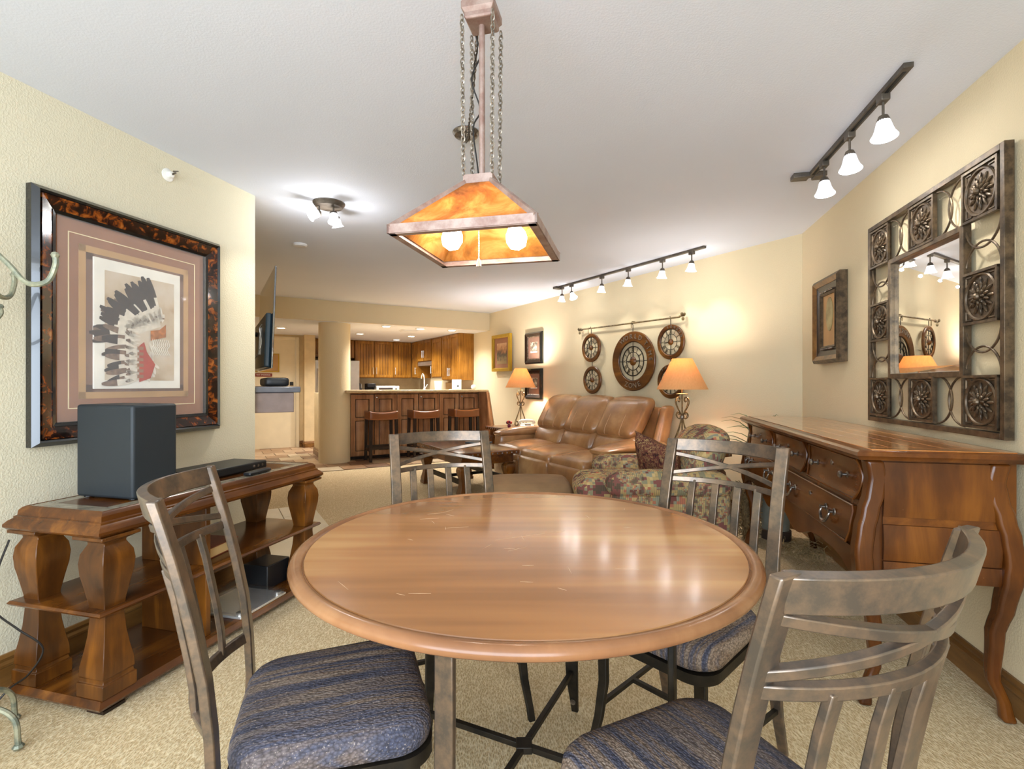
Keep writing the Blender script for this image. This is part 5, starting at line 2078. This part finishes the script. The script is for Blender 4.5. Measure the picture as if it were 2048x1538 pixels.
t = thing('telephone', 'cream corded telephone on the far end table', 'telephone', K(3.52, .42, .602), KR - .5)
MB().loft([[(-.10, -.09, 0), (.10, -.09, 0), (.10, .09, 0), (-.10, .09, 0)][::-1], [(-.09, -.08, .03), (.09, -.08, .03), (.09, .08, .06), (-.09, .08, .06)][::-1]]).build('base', 'phone_white', t, bevel=.01)
MB().tube(smooth_path([(-.10, .045, .055), (-.085, .04, .085), (0, .03, .095), (.085, .04, .085), (.10, .045, .055)], 5), .021, 10).build('handset', 'phone_white', t)
MB().box(-.03, .05, -.065, 0, .033, .045).build('keypad', 'pewter', t)
t = thing('flower_vase', 'small dark red flowers standing beside the telephone', 'flowers', K(3.66, .62, .602), 0)
MB().lathe([(.018, 0), (.024, .02), (.016, .045)], 12).build('vase', 'rose', t)
rp = random.Random(4)
for i in range(9):
    a = 2 * pi * i / 9
    r_ = .0 if i == 8 else .026
    MB().sphere((r_ * cos(a), r_ * sin(a), .06 + rp.uniform(0, .02)), .019, 8).build('bloom', 'rose' if i % 3 else 'red_print', t)

# ------------------------------------------------------------------ leather sofa
SL = 2.20
t = thing('sofa', 'long tan leather reclining sofa with three seats under the wall clocks', 'sofa', K(2.235, 0.14), KR - .035)
# local: x 0 at the wall .. -1.03 front ; y = -SL/2 .. SL/2 (near end = -)
yh = SL / 2; aw = .19
MB().rbox((-.47, 0, .26), (.86, SL - .06, .36), .03).build('base', 'leather_dark', t)
for sy in (-1, 1):
    m = MB().rbox((-.52, sy * (yh - aw / 2), .33), (.80, aw, .50), .06, (.02, .01, .0), 10)
    a_ = m.build('arm', 'leather', t)

    def armfn(p):
        return (p.x, p.y, p.z - .05 * max(0, -p.x / .46) ** 2 * (1 if p.z > 0 else 0))
    MB().rbox((-.53, sy * (yh - aw / 2), .585), (.82, aw + .03, .10), .05, (0, .01, .012), 10, fn=armfn).build('arm_pad', 'leather', t)
    # side of the backrest (outer wings)
    wp = MB()

    def wing(p):
        return (p.x - .12 * (-p.z / .42) - 0.0, p.y, p.z)
    wp.rbox((-.14, sy * (yh - .10), .55), (.16, .10, .86), .05, (.01, .01, 0), 8, fn=wing)
    wp.build('back_side', 'leather', t)
sw = (SL - 2 * aw) / 3
for i in range(3):
    yc = -yh + aw + sw * (i + .5)

    def seatfn(p):
        return (p.x, p.y, p.z - .02 * (p.x / .4) ** 2)
    MB().rbox((-.60, yc, .40), (.80, sw - .008, .17), .055, (.0, .008, .03), 12, fn=seatfn).build('seat_cushion', 'leather', t)
    MB().rbox((-.975, yc, .25), (.10, sw - .010, .30), .045, (.02, .005, 0), 10).build('front_panel', 'leather', t)

    def backfn(p):
        return (p.x + .17 * (p.z / .40), p.y, p.z)
    MB().rbox((-.345, yc, .565), (.20, sw - .010, .24), .075, (.025, .008, .0), 12, fn=backfn).build('lumbar_cushion', 'leather', t)

    def upfn(p):
        return (p.x + .12 * (p.z / .2), p.y * (1 + .02 * p.z / .2), p.z + (.012 * (1 - (p.y / .3) ** 2) if p.z > 0 else 0))
    bc = MB().rbox((-.235, yc, .845), (.20, sw + .004, .40), .085, (.03, .008, .01), 14, fn=upfn).build('back_cushion', 'leather', t)
    for q in (-.5, .35):
        pts = []
        for k_ in range(13):
            z = .675 + .36 * k_ / 12
            zz_ = (z - .845)
            bul = .03 * (1 - (zz_ / .2) ** 2) if abs(zz_) < .2 else 0
            ed = max(0.0, abs(zz_) - .115)
            xx = -.235 + .12 * (zz_ / .2) - .10 - bul * (1 - (q * .9) ** 2) + (.085 - sqrt(max(0, .085 ** 2 - ed ** 2))) - .001
            pts.append((xx, yc + q * sw / 2 * .9, z))
        MB().tube(pts, .0042, 5).build('stitching', 'stitch', bc)
    # seat stitching
    for q in (.40,):
        pts = [(-.28 - .66 * k_ / 8, yc + q * sw / 2, .487 + .028 * (1 - ((-.28 - .66 * k_ / 8 + .6) / .4) ** 2) * (1 - q * q) - .02 * ((-.28 - .66 * k_ / 8 + .6) / .4) ** 2) for k_ in range(9)]
        MB().tube(pts, .0028, 5).build('stitching', 'stitch', t)
MB().rbox((-.075, 0, .55), (.10, SL - .24, .84), .04, n=6).build('back_panel', 'leather', t)
for sx in (-.9, -.1):
    for sy in (-1, 1):
        MB().lathe([(.025, .002), (.03, .09)], 12, TR((sx, sy * (yh - .12), 0))).build('foot', 'dark_leg', t)

# ------------------------------------------------------------------ tapestry armchair, pillow, ottoman
t = thing('armchair', 'tapestry upholstered armchair with patterned arms facing the ottoman', 'armchair', (1.10, 3.76, 0), -.04)
# faces -x
for sy in (-1, 1):
    MB().rbox((-.04, sy * .385, .30), (.76, .19, .40), .05, (.01, .015, 0), 10).build('arm', 'armchair_tapestry', t)
    MB().rbox((-.05, sy * .385, .525), (.80, .235, .17), .08, (.01, .012, .015), 12).build('arm_roll', 'armchair_tapestry', t)
MB().rbox((-.02, 0, .21), (.74, .80, .24), .04, n=6).build('base', 'armchair_tapestry', t)
MB().rbox((-.19, 0, .425), (.86, .575, .19), .075, (.03, .005, .03), 12).build('seat_cushion', 'armchair_tapestry', t)


def acb(p):
    return (p.x + .13 * (p.z / .3), p.y * (1 - .10 * max(0, p.z / .3)), p.z + (.02 * (1 - (p.y / .35) ** 2) if p.z > 0 else 0))


MB().rbox((.22, 0, .59), (.22, .66, .55), .10, (.035, .01, .01), 14, fn=acb).build('backrest', 'armchair_tapestry', t)
for sx in (-.32, .32):
    for sy in (-1, 1):
        MB().lathe([(.025, .002), (.032, .1)], 12, TR((sx, sy * .34, 0))).build('foot', 'dark_leg', t)


def pillow(w, h, d, n=12):
    vs, fs = [], []
    m = MB()
    for s_ in (1, -1):
        rings = []
        for i in range(n + 1):
            row = []
            for j in range(n + 1):
                u, v = 2 * i / n - 1, 2 * j / n - 1
                px_ = u * (1 - .10 * (1 - v * v)) * w / 2
                pz_ = v * (1 - .10 * (1 - u * u)) * h / 2
                t_ = ((1 - u ** 4) * (1 - v ** 4)) ** .5 * d / 2
                row.append((px_, s_ * t_, pz_))
            rings.append(row)
        m.loft(rings if s_ < 0 else [r[::-1] for r in rings], closed=False, cap=False)
    return m


pm = pillow(.44, .44, .16)
o = pm.build('throw_pillow', 'pillow_tapestry', None, loc=(1.07, 3.70, .595), sharp=80)
o.rotation_euler = (rad(22), rad(14), rad(-62))
tag(o, 'dark red-brown patterned throw pillow leaning in the tapestry armchair', 'pillow')
t = thing('ottoman', 'tan suede ottoman in front of the tapestry armchair', 'ottoman', (.13, 4.10, 0), .0)
MB().rbox((0, 0, .34), (.68, .56, .17), .07, (.01, .01, .02), 12).build('cushion', 'suede', t)
MB().rbox((0, 0, .18), (.64, .52, .18), .03, n=6).build('base', 'suede', t)
for sx in (-1, 1):
    for sy in (-1, 1):
        MB().lathe([(.02, .002), (.025, .095)], 12, TR((sx * .27, sy * .21, 0))).build('foot', 'dark_leg', t)

#@@END
